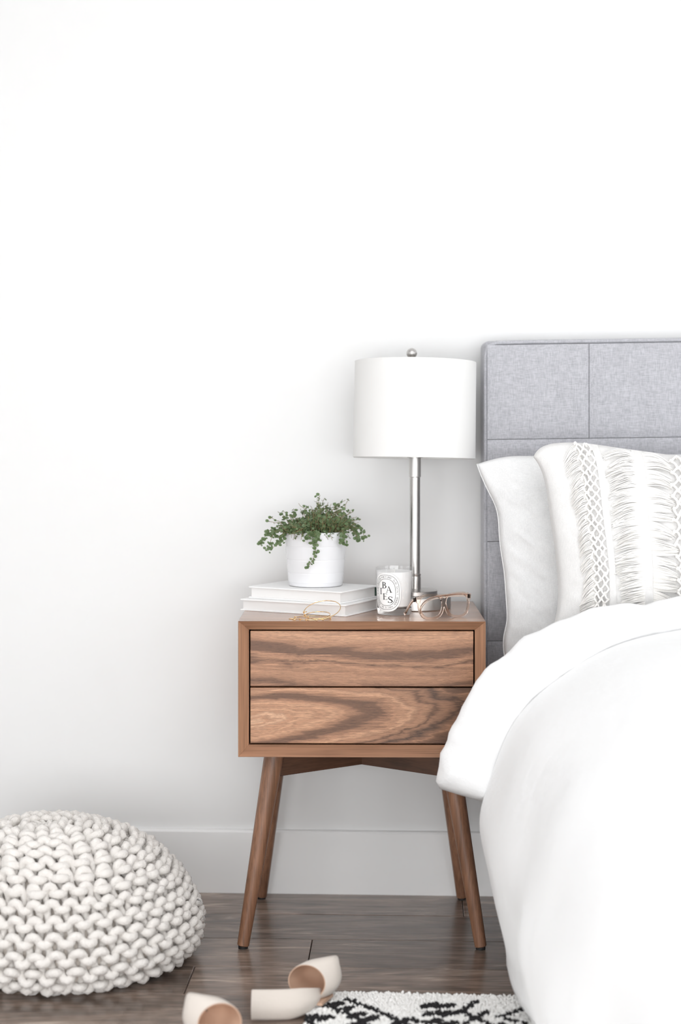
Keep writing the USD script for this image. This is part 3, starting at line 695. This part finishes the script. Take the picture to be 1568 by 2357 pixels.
part(b2, 'charm', lathe([(0, -.0008), (.003, -.0008), (.0034, 0), (.003, .0008), (0, .0008)], 20, tuple(c2[49] + [.002, -.001, .004])), M['gold'], smooth=30)
b3 = Thing('earring', 'tiny gold hoop earring by the left end of the bangles', 'earring', (W(672, 1424, 3.02)[0], .036, TOP))
part(b3, 'hoop', tube(circle(.0052, 40, .55) + [0, 0, .0008], .0006, 6, True), M['gold'], smooth=True)
part(b3, 'post', tube([(.0050, 0, .0008), (.0075, .001, .002), (.0092, .0012, .0048)], .0005, 6), M['gold'], smooth=True)
part(b3, 'bead', bean((.0052, 0, .0015), .0016, .0014, .0013), M['gold'], smooth=True)

# ------------------------------------------------------------------ bed: headboard, mattress and frame
HBX, HBY = 0.290, 0.262                                  # left edge and front face of the headboard
bed = Thing('bed', 'bed with grey upholstered headboard of stitched panels behind the pillows', 'bed', (HBX, HBY, 0))
HT, HW = 1.149, 1.55
roll = -0.0
TILT = math.tan(0.0135)
def hb_fix(m):
    v, f, _ = meshkit.arrays(m)
    v = v.copy()
    v[:, 2] += v[:, 0] * TILT * np.clip((v[:, 2] - .3) / .5, 0, 1)
    v[:, 1] -= v[:, 0] * math.tan(0.030)
    return v, f
def cushion_panel(x0, x1, zz0, zz1, left=False):
    n, m = 25, 21
    u, v = np.meshgrid(np.linspace(0, 1, n), np.linspace(0, 1, m), indexing='ij')
    x, z = x0 + (x1 - x0) * u, zz0 + (zz1 - zz0) * v
    du = np.minimum(u * (x1 - x0), (1 - u) * (x1 - x0)); dv = np.minimum(v * (zz1 - zz0), (1 - v) * (zz1 - zz0))
    e = np.minimum(du, dv)
    y = -.0085 + .0035 * np.exp(-e / .008)
    y += .0018 * (meshkit.fbm(np.stack([x * 14, z * 14, x * 0], -1), 2, 3) - .5) * np.minimum(1, e / .02)
    vv = np.stack([x, y, z], -1).reshape(-1, 3)
    back = vv.copy(); back[:, 1] = .012
    f = tri(grid_faces(n, m))
    k = n * m
    ring = np.r_[np.arange(0, m), np.arange(2 * m - 1, n * m, m), np.arange(n * m - 2, (n - 1) * m - 1, -1), np.arange((n - 2) * m, 0, -m)]
    r2 = np.roll(ring, -1)
    sides_ = tri(np.stack([ring, r2, r2 + k, ring + k], 1))
    return np.vstack([vv, back]), np.vstack([f, sides_[:, ::-1]])
zs = [HT - .009, 0.949, 0.743, 0.5425, 0.34, 0.25]
part(bed, 'headboard_body', hb_fix(rbox(0, HW, .010, .085, .25, HT, .012, 16)), M['headboard'], smooth=40)
for r in range(len(zs) - 1):
    off, gapw = (0.211, .211) if r % 2 == 0 else (0.412, .422)
    xs = [.006] + [off + gapw * k for k in range(7) if off + gapw * k < HW - .03] + [HW - .006]
    for a, b in zip(xs[:-1], xs[1:]):
        g = .0006
        part(bed, 'panel', hb_fix(cushion_panel(a + g, b - g, zs[r + 1] + g, zs[r] - g)), M['headboard'], smooth=60)
pip = np.array([(.0035, .002, .25), (.0035, .002, .6), (.0035, .002, 1.0), (.0035, .002, HT - .03), (.009, .002, HT - .012), (.025, .002, HT - .0045), (.08, .002, HT - .004), (.6, .002, HT - .004), (HW - .03, .002, HT - .004)])
d_ = np.concatenate([np.linspace(pip[k], pip[k + 1], 10, False) for k in range(len(pip) - 1)])
part(bed, 'piping', hb_fix(tube(d_, .0042, 8)), M['headboard'], smooth=True)
part(bed, 'mattress', rbox(.105, 1.5, -2.02, -.02, .28, .495, .05, 16), M['mattress'], smooth=40)
part(bed, 'side_rail', rbox(.105, .13, -2.02, .02, .16, .30, .005), M['headboard'])
part(bed, 'side_rail', rbox(1.46, 1.49, -2.02, .02, .16, .30, .005), M['headboard'])
for (lx, ly) in ((.14, -1.98), (1.44, -1.98), (.14, .03), (1.44, .03)):
    part(bed, 'leg', lathe([(0, 0), (.02, 0), (.026, .17), (0, .17)], 20, (lx, ly, 0)), M['leg_wood'], smooth=40)
part(bed, 'slat_base', bx(.10, 1.46, -2.0, 0, .26, .28), M['brace_wood'])

# ------------------------------------------------------------------ pillows
def on_plane(px, py, Zb, zb, lean):
    z = zb
    for _ in range(6):
        Z = Zb + lean * (z - zb)
        p = W(px, py, Z); z = p[2]
    return p
def coons(top, bottom, left, right, n, m):
    T_, B_, L_, R_ = spline(top, n), spline(bottom, n), spline(left, m), spline(right, m)
    u, v = np.linspace(0, 1, n)[:, None, None], np.linspace(0, 1, m)[None, :, None]
    return (1 - v) * T_[:, None] + v * B_[:, None] + (1 - u) * L_[None] + u * R_[None] - ((1 - u) * (1 - v) * T_[0] + u * (1 - v) * T_[-1] + (1 - u) * v * B_[0] + u * v * B_[-1])
def pillow_surface(P_, T_, a=.42, seed=0, wr=.004):
    n, m = P_.shape[:2]
    u, v = np.linspace(0, 1, n)[:, None], np.linspace(0, 1, m)[None, :]
    pr = (4 * u * (1 - u)) ** a * (4 * v * (1 - v)) ** a
    q = np.stack([P_[..., 0] * 11, P_[..., 2] * 11, np.full((n, m), float(seed))], -1)
    fold = meshkit.fbm(q, 4, seed) - .5
    q2 = np.stack([(P_[..., 0] + P_[..., 2]) * 16, (P_[..., 0] - P_[..., 2]) * 5, np.full((n, m), 3.0 + seed)], -1)
    fold2 = np.abs(meshkit.fbm(q2, 3, seed + 5) - .5)
    edge = np.minimum(1, pr * 1.6)
    h = T_ * pr + (fold * wr * 2.2 - fold2 * wr * 2.4) * edge
    F, Bk = P_.copy(), P_.copy()
    F[..., 1] -= h; Bk[..., 1] += T_ * pr * .8
    return F, Bk
def pillow_mesh(F, Bk):
    n, m = F.shape[:2]
    f = tri(grid_faces(n, m))
    v = np.vstack([F.reshape(-1, 3), Bk.reshape(-1, 3)])
    mm = trimesh.Trimesh(v, np.vstack([f, f[:, ::-1] + n * m]), process=False)
    mm.merge_vertices(digits_vertex=6)
    mm.update_faces(mm.nondegenerate_faces()); mm.remove_unreferenced_vertices()
    return mm
A = lambda pts: [on_plane(x, y, 3.085, .50, .10) for x, y in pts]
back = coons(A([(1098, 1068), (1125, 1060), (1160, 1052), (1240, 1050), (1400, 1046), (1560, 1046), (1740, 1050), (1830, 1062), (1860, 1068)]),
             A([(1168, 1545), (1230, 1552), (1400, 1555), (1560, 1555), (1790, 1545)]),
             A([(1098, 1068), (1108, 1095), (1124, 1130), (1143, 1172), (1149, 1220), (1153, 1265), (1160, 1310), (1164, 1355), (1167, 1400), (1167, 1430), (1160, 1465), (1160, 1500), (1168, 1545)]),
             A([(1860, 1068), (1820, 1140), (1800, 1300), (1795, 1450), (1790, 1545)]), 120, 90)
Fb, Bb = pillow_surface(back, .062, .45, 3, .0095)
pil = Thing('pillow', 'plain white linen pillow leaning on the headboard behind the fringed cushion', 'pillow', tuple(W(1450, 1550, 3.085)))
part(pil, 'cover', pillow_mesh(Fb, Bb), M['linen'], smooth=True, world=True)
c_edge = np.concatenate([spline(A([(1098, 1068), (1108, 1095), (1124, 1130), (1143, 1172), (1149, 1220), (1153, 1265), (1160, 1310), (1164, 1355), (1167, 1400), (1167, 1430), (1160, 1465), (1160, 1500), (1168, 1545)]), 60)])
part(pil, 'seam', tube(c_edge, .0012, 6), M['linen'], smooth=True, world=True)

A2 = lambda pts: [on_plane(x, y, 2.945, .53, .13) for x, y in pts]
fr_ = coons(A2([(1228, 1052), (1246, 1030), (1290, 1019), (1345, 1020), (1420, 1030), (1500, 1041), (1570, 1050), (1680, 1052), (1760, 1060), (1800, 1068)]),
            A2([(1262, 1500), (1400, 1512), (1560, 1515), (1760, 1500)]),
            A2([(1228, 1052), (1247, 1085), (1258, 1130), (1268, 1200), (1278, 1270), (1284, 1340), (1283, 1400), (1272, 1450), (1262, 1500)]),
            A2([(1800, 1068), (1770, 1150), (1760, 1300), (1758, 1400), (1760, 1500)]), 140, 110)
Ff, Bf = pillow_surface(fr_, .070, .40, 9, .0030)
cush = Thing('cushion', 'cream cushion with rows of knotted macrame and fringe in front of the plain pillow', 'cushion', tuple(W(1500, 1505, 2.965)))
part(cush, 'cover', pillow_mesh(Ff, Bf), M['cushion'], smooth=True, world=True)
from scipy.ndimage import map_coordinates
nrm_f = np.cross(np.gradient(Ff, axis=1), np.gradient(Ff, axis=0)); nrm_f /= np.linalg.norm(nrm_f, axis=2, keepdims=True) + 1e-12
if nrm_f[70, 55, 1] > 0: nrm_f = -nrm_f
def on_cush(u, v, lift):
    flat = np.ndim(u) == np.ndim(v) == 0
    u, v, lift = np.broadcast_arrays(*(np.atleast_1d(np.asarray(q, float)) for q in (u, v, lift)))
    c = np.stack([np.clip(u, 0, 1) * 139, np.clip(v, 0, 1) * 109])
    P_ = np.stack([map_coordinates(Ff[..., k], c, order=1) for k in range(3)], -1)
    N_ = np.stack([map_coordinates(nrm_f[..., k], c, order=1) for k in range(3)], -1)
    P_ = P_ + N_ * lift[..., None]
    return P_[0] if flat else P_
rf = random.Random(5)
def fringe_row(u0, u1, n, droop, sgn):
    out = []
    clump = 0
    t = np.linspace(0, 1, 9)
    for k in range(n):
        v0 = .022 + .95 * k / n
        if k % 11 == 0: clump, lift_c, len_c = rf.gauss(0, .010), rf.uniform(.4, 1.6), rf.uniform(.84, 1.06)
        du = (u1 - u0) * len_c * rf.uniform(.92, 1.04)
        dv = droop * rf.uniform(.8, 1.2) + clump - (k % 11 - 5) * .0012 + rf.gauss(0, .0022)
        uu = u0 + du * t
        vv = v0 + dv * t ** 1.6
        li = (.002 + .007 * lift_c * np.sin(np.pi * np.minimum(1, t * 1.05)) ** 1.0) * rf.uniform(.7, 1.2) + .0008
        out.append(tube(on_cush(uu, vv, li), np.linspace(.0010, .0006, 9), 5))
    return out
part(cush, 'fringe', join(fringe_row(.395, .265, 300, .045, -1)), M['fringe'], smooth=True, world=True, kind='stuff', label='row of loose fringe hanging to the left from its tape')
part(cush, 'fringe', join(fringe_row(.435, .555, 260, .012, 1)), M['fringe'], smooth=True, world=True, kind='stuff')
part(cush, 'fringe', join(fringe_row(.175, .105, 170, .050, -1)), M['fringe'], smooth=True, world=True, kind='stuff')
def net(u0, u1, rows, cols, r=.0022):
    """a lattice of cords meeting in knots"""
    out = []
    for k in range(rows):
        for c in range(cols):
            va, vb = .02 + .95 * k / rows, .02 + .95 * (k + 1) / rows
            vm = (va + vb) / 2
            ua, ub = u0 + (u1 - u0) * c / cols, u0 + (u1 - u0) * (c + 1) / cols
            um = (ua + ub) / 2
            for (p0, p1, bow) in (((ua, vm), (um, va), .6), ((um, va), (ub, vm), .6), ((ua, vm), (um, vb), .6), ((um, vb), (ub, vm), .6)):
                t = np.linspace(0, 1, 7)
                j = rf.gauss(0, .006)
                out.append(tube(on_cush(p0[0] + (p1[0] - p0[0]) * t, p0[1] + (p1[1] - p0[1]) * t + j * np.sin(np.pi * t), .0045 + .004 * np.sin(np.pi * t)), r * (1 - .25 * np.sin(np.pi * t)), 6))
            for (q0, q1) in ((um, va), (ua, vm)):
                q0, q1 = q0 + rf.gauss(0, .002), q1 + rf.gauss(0, .002)
                m = trimesh.creation.icosphere(1, .0034); m.apply_scale((1, .8, 1.25)); m.apply_translation(on_cush(q0, q1, .005)); out.append(m)
    return out
part(cush, 'macrame_trim', join(net(.160, .228, 21, 2, .0024)), M['fringe'], smooth=True, world=True, kind='stuff', label='left band of open knotted lattice')
part(cush, 'macrame_trim', join(net(.545, .640, 17, 2, .0030)), M['fringe'], smooth=True, world=True, kind='stuff')
for ua, ub in ((.232, .262), (.394, .438)):
    n, m = 6, 80
    uu, vv = np.meshgrid(np.linspace(ua, ub, n), np.linspace(.01, .985, m), indexing='ij')
    s_ = on_cush(uu, vv, .0026 + 0 * uu); s2 = on_cush(uu, vv, -.005 + 0 * uu)
    f = tri(grid_faces(n, m)); k = n * m
    ring = np.r_[np.arange(0, m), np.arange(2 * m - 1, n * m, m), np.arange(n * m - 2, (n - 1) * m - 1, -1), np.arange((n - 2) * m, 0, -m)]
    r2 = np.roll(ring, -1)
    mm = trimesh.Trimesh(np.vstack([s_.reshape(-1, 3), s2.reshape(-1, 3)]), np.vstack([f, f[:, ::-1] + k, tri(np.stack([ring, r2, r2 + k, ring + k], 1))[:, ::-1]]), process=False)
    mm.fix_normals()
    part(cush, 'tape', mm, M['cushion'], smooth=40, world=True)

# ------------------------------------------------------------------ duvet
ZS = 2.75
sec = [W(px, py, ZS)[[0, 2]] for px, py in ((1568, 1455), (1400, 1500), (1320, 1546), (1260, 1590), (1200, 1650), (1160, 1722), (1128, 1810), (1108, 1885), (1109, 1930), (1120, 1985), (1136, 2060), (1152, 2130), (1168, 2200))]
sec = np.array([(1.86, .58), (1.75, .63), (1.5, .658), (1.15, .662), (.85, .650)] + [tuple(s) for s in sec] + [(.287, .045)])
sx_ = spline(sec, 150)
tn = np.gradient(sx_, axis=0); tn /= np.linalg.norm(tn, axis=1, keepdims=True)
nn = np.stack([tn[:, 1], -tn[:, 0]], 1)                     # points into the bed
if nn[20, 1] > 0: nn = -nn
inner = sx_ + nn * .035
hem_c = (sx_[-1] + inner[-1]) / 2
loop = np.vstack([sx_, hem_c + [0, -.012], inner[::-1]])
ny = 70
ys = np.linspace(-.205, -1.86, ny)
duv = np.zeros((ny, len(loop), 3))
drop = np.clip((.62 - loop[:, 1]) / .55, 0, 1)              # 0 on top .. 1 at the hem
for k, y in enumerate(ys):
    q = np.stack([loop[:, 0] * 3.2, np.full(len(loop), y * 3.5), loop[:, 1] * 3.2], 1)
    pf = meshkit.fbm(q, 3, 11) - .5
    far = min(1.0, (ys[0] - y) / .3)
    wave = math.sin(y * 8.0 + .6) * .022 + math.sin(y * 17.0) * .008
    duv[k, :, 0] = loop[:, 0] + far * drop * (wave + .012) + pf * .03 * far * (loop[:, 0] < 1.7)
    duv[k, :, 1] = y + pf * .012
    duv[k, :, 2] = loop[:, 1] + pf * .028 * far * (1 - drop) + far * drop * .012 * math.sin(y * 11) * (loop[:, 1] < .12)
duv[..., 2] = np.maximum(duv[..., 2], .006)
f = tri(grid_faces(ny, len(loop), True))
nl = len(loop); h2 = nl // 2
capq = np.array([[a, a + 1, nl - 2 - a, nl - 1 - a] for a in range(h2 - 1)])
cap0 = tri(capq); cap1 = tri(capq + (ny - 1) * nl)
dm = trimesh.Trimesh(duv.reshape(-1, 3), np.vstack([f, cap0, cap1[:, ::-1]]), process=False); dm.fix_normals()
duvet = Thing('duvet', 'puffy white duvet draped over the bed with its edge folded back', 'duvet', (.9, -1.0, .5))
part(duvet, 'cover', dm, M['duvet'], smooth=60, world=True)
O = [(1000, 1812), (1007, 1775), (1033, 1703), (1074, 1622), (1124, 1552), (1185, 1492), (1265, 1447), (1420, 1412), (1568, 1400)]
I = [(1124, 1850), (1137, 1800), (1168, 1715), (1208, 1648), (1262, 1590), (1332, 1542), (1402, 1502), (1490, 1472), (1568, 1457)]
Oc = [W(x, y, 2.845) for x, y in O] + [np.array([.95, -.13, .685]), np.array([1.4, -.13, .688]), np.array([1.88, -.13, .60])]
Ic = [W(x, y, 2.785) for x, y in I] + [np.array([.95, -.235, .664]), np.array([1.4, -.235, .665]), np.array([1.86, -.235, .58])]
nT, nA = 150, 40
Os, Is = spline(Oc, nT), spline(Ic, nT)
t = np.linspace(0, 1, nT)
C_ = (Os + Is) / 2; wv = (Os - Is) / 2
endf = np.sqrt(np.clip(1 - (1 - np.minimum(1, t / .018)) ** 2, 0, 1)); endf[0] = .0
endf2 = np.minimum(1, np.sqrt(np.clip(1 - (1 - np.minimum(1, (1 - t) / .03)) ** 2, 0, 1)) + .02)
along = np.gradient(C_, axis=0); along /= np.linalg.norm(along, axis=1, keepdims=True)
dv = np.cross(along, wv / np.linalg.norm(wv, axis=1, keepdims=True)); dv /= np.linalg.norm(dv, axis=1, keepdims=True)
dv[dv[:, 1] > 0] *= -1
th_ = np.linspace(0, 2 * np.pi, nA, False)
e = 2.6
cc = np.sign(np.cos(th_)) * np.abs(np.cos(th_)) ** (2 / e); ss = np.sign(np.sin(th_)) * np.abs(np.sin(th_)) ** (2 / e)
half = np.interp(t, [0, .1, .3, 1], [.030, .034, .034, .030])
shape_w = (.35 + .65 * endf)[:, None, None] * endf2[:, None, None]
band = C_[:, None] + wv[:, None] * cc[None, :, None] * np.where(endf[:, None, None] <= 0, 0.80, (.80 + .20 * endf)[:, None, None]) * endf2[:, None, None] + dv[:, None] * (half * endf * endf2)[:, None, None] * ss[None, :, None]
pf = meshkit.fbm(band * 13, 3, 4) - .5
pf2 = meshkit.fbm(band * np.array([30, 8, 30]), 2, 8) - .5
band += dv[:, None] * ((pf * .026 + pf2 * .016) * endf[:, None])[..., None] + wv[:, None] * (pf2 * .14 * endf[:, None])[..., None]
bm = trimesh.Trimesh(band.reshape(-1, 3), tri(grid_faces(nT, nA, True)), process=False)
bm.merge_vertices(digits_vertex=6); bm.update_faces(bm.nondegenerate_faces()); bm.fix_normals()
part(duvet, 'folded_edge', bm, M['duvet'], smooth=True, world=True)
und = np.array([(.36, .515), (.37, .53), (.40, .545), (.6, .55), (1.2, .552), (1.75, .55)])
us = spline(und, 40); g_ = []
for y in np.linspace(-.24, -.02, 12): g_.append(np.c_[us[:, 0], np.full(40, y), us[:, 1] - .04 * max(0, (y + .1) / .08) ** 2])
g_ = np.array(g_).reshape(-1, 3)
ff = tri(grid_faces(12, 40)); 
um_ = trimesh.Trimesh(np.vstack([g_, g_ - [0, 0, .018]]), np.vstack([ff, ff[:, ::-1] + 480]), process=False)
part(duvet, 'underside', um_, M['duvet'], smooth=60, world=True)

# ------------------------------------------------------------------ knitted pouf
pouf = Thing('pouf', 'chunky knitted cream pouf sitting on the floor by the wall', 'pouf', (-.500, -.030, 0))
prof = np.array([(.006, .2460), (.05, .2475), (.10, .238), (.150, .210), (.190, .170), (.216, .128), (.230, .096), (.236, .068), (.231, .042), (.212, .020), (.180, .0095)])
ps = spline(prof, 400)
arc = np.r_[0, np.cumsum(np.linalg.norm(np.diff(ps, axis=0), axis=1))]
def at_arc(s): return np.stack([np.interp(s, arc, ps[:, 0]), np.interp(s, arc, ps[:, 1])], -1)
def nrm_arc(s):
    a_, b_ = at_arc(np.clip(s - .006, 0, arc[-1])), at_arc(np.clip(s + .006, 0, arc[-1]))
    t_ = b_ - a_; t_ /= np.linalg.norm(t_, axis=-1, keepdims=True) + 1e-12
    return np.stack([-t_[..., 1], t_[..., 0]], -1)
def lean_pouf(p):
    """the gathered crown sits off centre: to the left and towards the room"""
    k = np.clip(p[:, 2:3] / .24, 0, 1) ** 1.4 * np.clip(1.25 - np.hypot(p[:, 0:1], p[:, 1:2]) / .25, 0, 1)
    return p + k * np.array([[-.040, -.030, -.004]])
SEG, NROW = 18, 14
rk = np.random.default_rng(3)
yarn = []
s_first = .022
step = (arc[-1] - s_first) / NROW
for k in range(NROW + 1):
    s0 = s_first + step * k
    r_here = at_arc(s0)[0]
    nst = int(np.clip(round(2 * np.pi * r_here / .036), 9, 40))
    if r_here > .19: nst = 40
    wst = 2 * np.pi * r_here / nst
    tau = np.arange(nst * SEG) / SEG
    jit = np.interp(tau, np.arange(nst + 1), np.r_[rk.normal(0, 1, nst), 0])
    ph = tau + .15 * np.sin(4 * np.pi * tau) + jit * .05 + (k % 2) * .07
    amp = .74 * min(1, wst / .024)
    sv = s0 + step * (amp * np.cos(2 * np.pi * tau)) + jit * step * .06
    sv = np.clip(sv, .0005, arc[-1])
    # purl face: the heads and feet of the loops lie on the outside, the legs dive in
    dep = .001 + (.0092 * min(1, wst / .028)) * np.cos(4 * np.pi * tau) + np.interp(tau, np.arange(nst + 1), np.r_[rk.normal(0, .0012, nst), 0])
    q = at_arc(sv) + nrm_arc(sv) * dep[:, None]
    an_ = ph / nst * 2 * np.pi
    pts = lean_pouf(np.stack([q[:, 0] * np.cos(an_), q[:, 0] * np.sin(an_), q[:, 1]], 1))
    rr = np.clip(wst * .22, .004, .0073) * (1 + .10 * np.cos(4 * np.pi * tau))
    pts[:, 2] = np.maximum(pts[:, 2], rr)
    yarn.append(tube(pts, rr, 8, True))
for k in range(11):                                     # the crown is gathered to a star
    an_ = k / 11 * 2 * np.pi + rk.normal(0, .06)
    t = np.linspace(0, 1, 8)
    r_ = .003 + .036 * t
    z_ = .2455 + .0075 * np.sin(np.pi * t) + .002 * t
    yarn.append(tube(lean_pouf(np.stack([r_ * np.cos(an_ + .2 * t), r_ * np.sin(an_ + .2 * t), z_], 1)), .0050 - .0012 * (1 - t), 8))
part(pouf, 'knit_cover', join(yarn), M['yarn'], smooth=True)
cp = [(max(.003, a - .0075), max(.004, b - .0085)) for a, b in ps[::20]]
fv = lathe([(0, .236)] + cp + [(0, .004)], 64)
part(pouf, 'filling', (lean_pouf(np.array(fv.vertices)), fv.faces), M['pouf_core'], smooth=True)

# ------------------------------------------------------------------ rug
RY = -0.07
rug = Thing('rug', 'ivory shaggy rug with black diamond pattern partly under the bed', 'rug', (-.048, -.232, 0), RY)
def to_rug(p):
    p = np.array(p) - rug.loc
    c, s = math.cos(-RY), math.sin(-RY)
    return np.array([c * p[0] - s * p[1], s * p[0] + c * p[1]])
def fl(px, py):
    Z = (CAM_Z - .012) * FPX / (py - CY)
    return to_rug(W(px, py, Z))
part(rug, 'backing', rbox(0, 1.1, -1.3, 0, 0.0005, .006, .002), M['rug_base'])
z2 = lambda x, y: (700 + .3444 * x, 2270 + .3444 * y)
blk = []
def seg(*pts, w=.0065): blk.append(LineString([fl(*z2(*p)) for p in pts]).buffer(w))
for x, y in ((200, 110), (275, 140), (350, 180), (440, 205), (130, 205), (40, 195), (350, 245), (850, 118), (850, 170), (860, 225), (950, 122), (965, 172), (965, 240)):
    seg((x - 30, y + 8), (x + 35, y - 8), w=.0105)
for ln in (((290, 75), (400, 120), (480, 150), (560, 182), (640, 222)), ((600, 240), (650, 215), (730, 205), (760, 230), (840, 225)), ((1160, 92), (1110, 112), (1060, 158), (1150, 200), (1240, 245)), ((1225, 158), (1150, 200), (1070, 238)),
           ((1480, 130), (1400, 165), (1300, 192)), ((1350, 205), (1480, 235)), ((160, 115), (230, 145), (290, 165), (370, 215), (430, 250))):
    seg(*ln, w=.0062)
for k in range(-2, 9):                                    # the lattice goes on towards the camera, out of the photo
    for s_ in (-1, 1):
        blk.append(LineString([(k * .16, -.13), (k * .16 + s_ * .55, -1.25)]).buffer(.006))
pat = unary_union(blk)
from shapely import contains_xy
tx, ty = np.meshgrid(np.arange(.002, .66, .0042), np.arange(-.46, -.001, .0042))
tx = tx.ravel() + nrng.normal(0, .0011, tx.size); ty = ty.ravel() + nrng.normal(0, .0011, ty.size)
isb = contains_xy(pat, tx, ty)
def pile(x, y, seed):
    n = len(x); g = np.random.default_rng(seed)
    lean = g.normal(0, .0024, (n, 2)) + np.array([-.0005, -.001]); hh = g.uniform(.0095, .0128, n); rr = g.uniform(.0026, .0036, n)
    a0 = g.uniform(0, 6.28, n)
    V = np.zeros((n, 9, 3))
    for j in range(4):
        a_ = a0 + j * np.pi / 2
        V[:, j] = np.stack([x + rr * np.cos(a_), y + rr * np.sin(a_), np.full(n, .005)], 1)
        V[:, 4 + j] = np.stack([x + lean[:, 0] * .6 + rr * .85 * np.cos(a_), y + lean[:, 1] * .6 + rr * .85 * np.sin(a_), .005 + (hh - .005) * .7], 1)
    V[:, 8] = np.stack([x + lean[:, 0], y + lean[:, 1], hh], 1)
    F = []
    for j in range(4):
        k2 = (j + 1) % 4
        F += [[j, k2, 4 + k2], [j, 4 + k2, 4 + j], [4 + j, 4 + k2, 8]]
    F = np.array(F)[None] + (np.arange(n) * 9)[:, None, None]
    return V.reshape(-1, 3), F.reshape(-1, 3)
part(rug, 'pile', pile(tx[~isb], ty[~isb], 1), M['pile_white'], smooth=True, kind='stuff')
part(rug, 'pile_pattern', pile(tx[isb], ty[isb], 2), M['pile_black'], smooth=True, kind='stuff', label='black diamond lines of the pile')

# ------------------------------------------------------------------ slippers
def slipper(label, c, axis, mirror, rx, rz, lift):
    """open-backed slide: a wide flared vamp, a suede side band and a sole. c: centre of the mouth; axis: where the toe points"""
    ax = np.array([axis[0], axis[1], 0.0]); ax /= np.linalg.norm(ax)
    sd = np.array([ax[1], -ax[0], 0.0])                      # to the wearer's right
    c = np.array(c, float)
    t = Thing('slipper', label, 'slipper', (c[0], c[1], lift), 0)
    n = 56
    th = np.linspace(0, 2 * np.pi, n, False)
    def ring(s, kx, kz, peak, back=0.0):
        x = rx * kx * np.cos(th); z = rz * kz * np.sin(th)
        z = np.where(z < 0, z * .96, z)
        pk = np.exp(-np.abs((th - (np.pi / 2 - mirror * .72)) / .50) ** 1.5)
        p_ = c + ax * s + sd * (x[:, None] + mirror * back) + np.array([0, 0, 1.0]) * z[:, None]
        p_ = p_ + (np.array([0, 0, 1.0]) * (peak * pk)[:, None]) + ax * (peak * 1.1 * pk)[:, None] + sd * (mirror * peak * .5 * pk)[:, None]
        p_[:, 2] = np.maximum(p_[:, 2], lift + .004)
        return p_
    outer = [ring(0, 1.0, 1.0, 0), ring(.004, 1.07, 1.06, .004, .003), ring(.011, 1.14, 1.08, .010, .008), ring(.021, 1.18, 1.08, .013, .012), ring(.036, 1.12, .97, .006, .014), ring(.052, .92, .72, .0, .014), ring(.064, .55, .40, 0, .012), ring(.068, .05, .05, 0, .012)]
    innr = [ring(.0006, .945, .94, 0), ring(.008, 1.0, .97, .002, .004), ring(.020, 1.05, .96, .005, .010), ring(.036, 1.0, .86, .002, .013), ring(.050, .72, .58, 0, .012), ring(.060, .05, .05, 0, .012)]
    V = np.vstack(outer); part(t, 'vamp', (V, tri(grid_faces(len(outer), n, True))), M['leather_out'], smooth=True, world=True)
    lip = np.vstack([outer[0], innr[0]]); 
    V = np.vstack([outer[0]] + innr); part(t, 'lining', (V, tri(grid_faces(len(innr) + 1, n, True))[:, ::-1]), M['leather_in'], smooth=40, world=True, label='tan leather lining of the toe')
    return t, ax, sd, c
s1, ax, sd, c = slipper('pale suede slipper lying at the corner of the rug', (-.0565, -.300, .0465), (.26, .97), 1, .0325, .0295, .0135)
# suede band standing in front of the mouth, curling away on its right
ctr = spline([(-.1465, -.352, 0), (-.120, -.352, 0), (-.090, -.350, 0), (-.062, -.342, 0), (-.040, -.320, 0), (-.034, -.300, 0)], 36)
rows = []
for k, q in enumerate(ctr):
    u = k / 35
    hi = .0475 - .016 * max(0, (u - .55) / .45) ** 1.5
    lo = .003 + .020 * max(0, (u - .45) / .55) ** 1.3
    col = []
    for v in np.linspace(0, 1, 10):
        z = lo + (hi - lo) * v
        col.append(q + np.array([0.0, -.010 * math.sin(math.pi * v) + .012 * v, z]))
    rows.append(col)
rows = np.array(rows)
th3 = np.array([.0015, .0032, 0])
ff = tri(grid_faces(36, 10)); k = 360
ring = np.r_[np.arange(0, 10), np.arange(19, 360, 10), np.arange(358, 349, -1), np.arange(340, 0, -10)]
r2 = np.roll(ring, -1)
bmesh = trimesh.Trimesh(np.vstack([rows.reshape(-1, 3), rows.reshape(-1, 3) + th3]), np.vstack([ff, ff[:, ::-1] + k, tri(np.stack([ring, r2, r2 + k, ring + k], 1))[:, ::-1]]), process=False); bmesh.fix_normals()
part(s1, 'side_band', bmesh, M['leather_out'], smooth=50, world=True)
part(s1, 'sole', hull([tuple(c + ax * a + sd * b * .030 + np.array([0, 0, z - c[2]])) for a, b in ((-.012, -1), (-.012, 1), (.036, -.6), (.036, 1.2), (.054, .5)) for z in (.0140, .0185)]), M['leather_in'], world=True)
s2, ax, sd, c = slipper('pale suede slipper lying alone on the floorboards at the bottom edge', (-.1890, -.475, .043), (-.22, .97), -1, .0350, .0320, .0)
part(s2, 'sole', hull([tuple(c + ax * a + sd * b * .034 + np.array([0, 0, z - c[2]])) for a, b in ((-.12, -1), (-.12, 1), (.036, -.8), (.036, .8), (.058, 0), (-.15, 0)) for z in (.0005, .008)]), M['leather_in'], world=True)
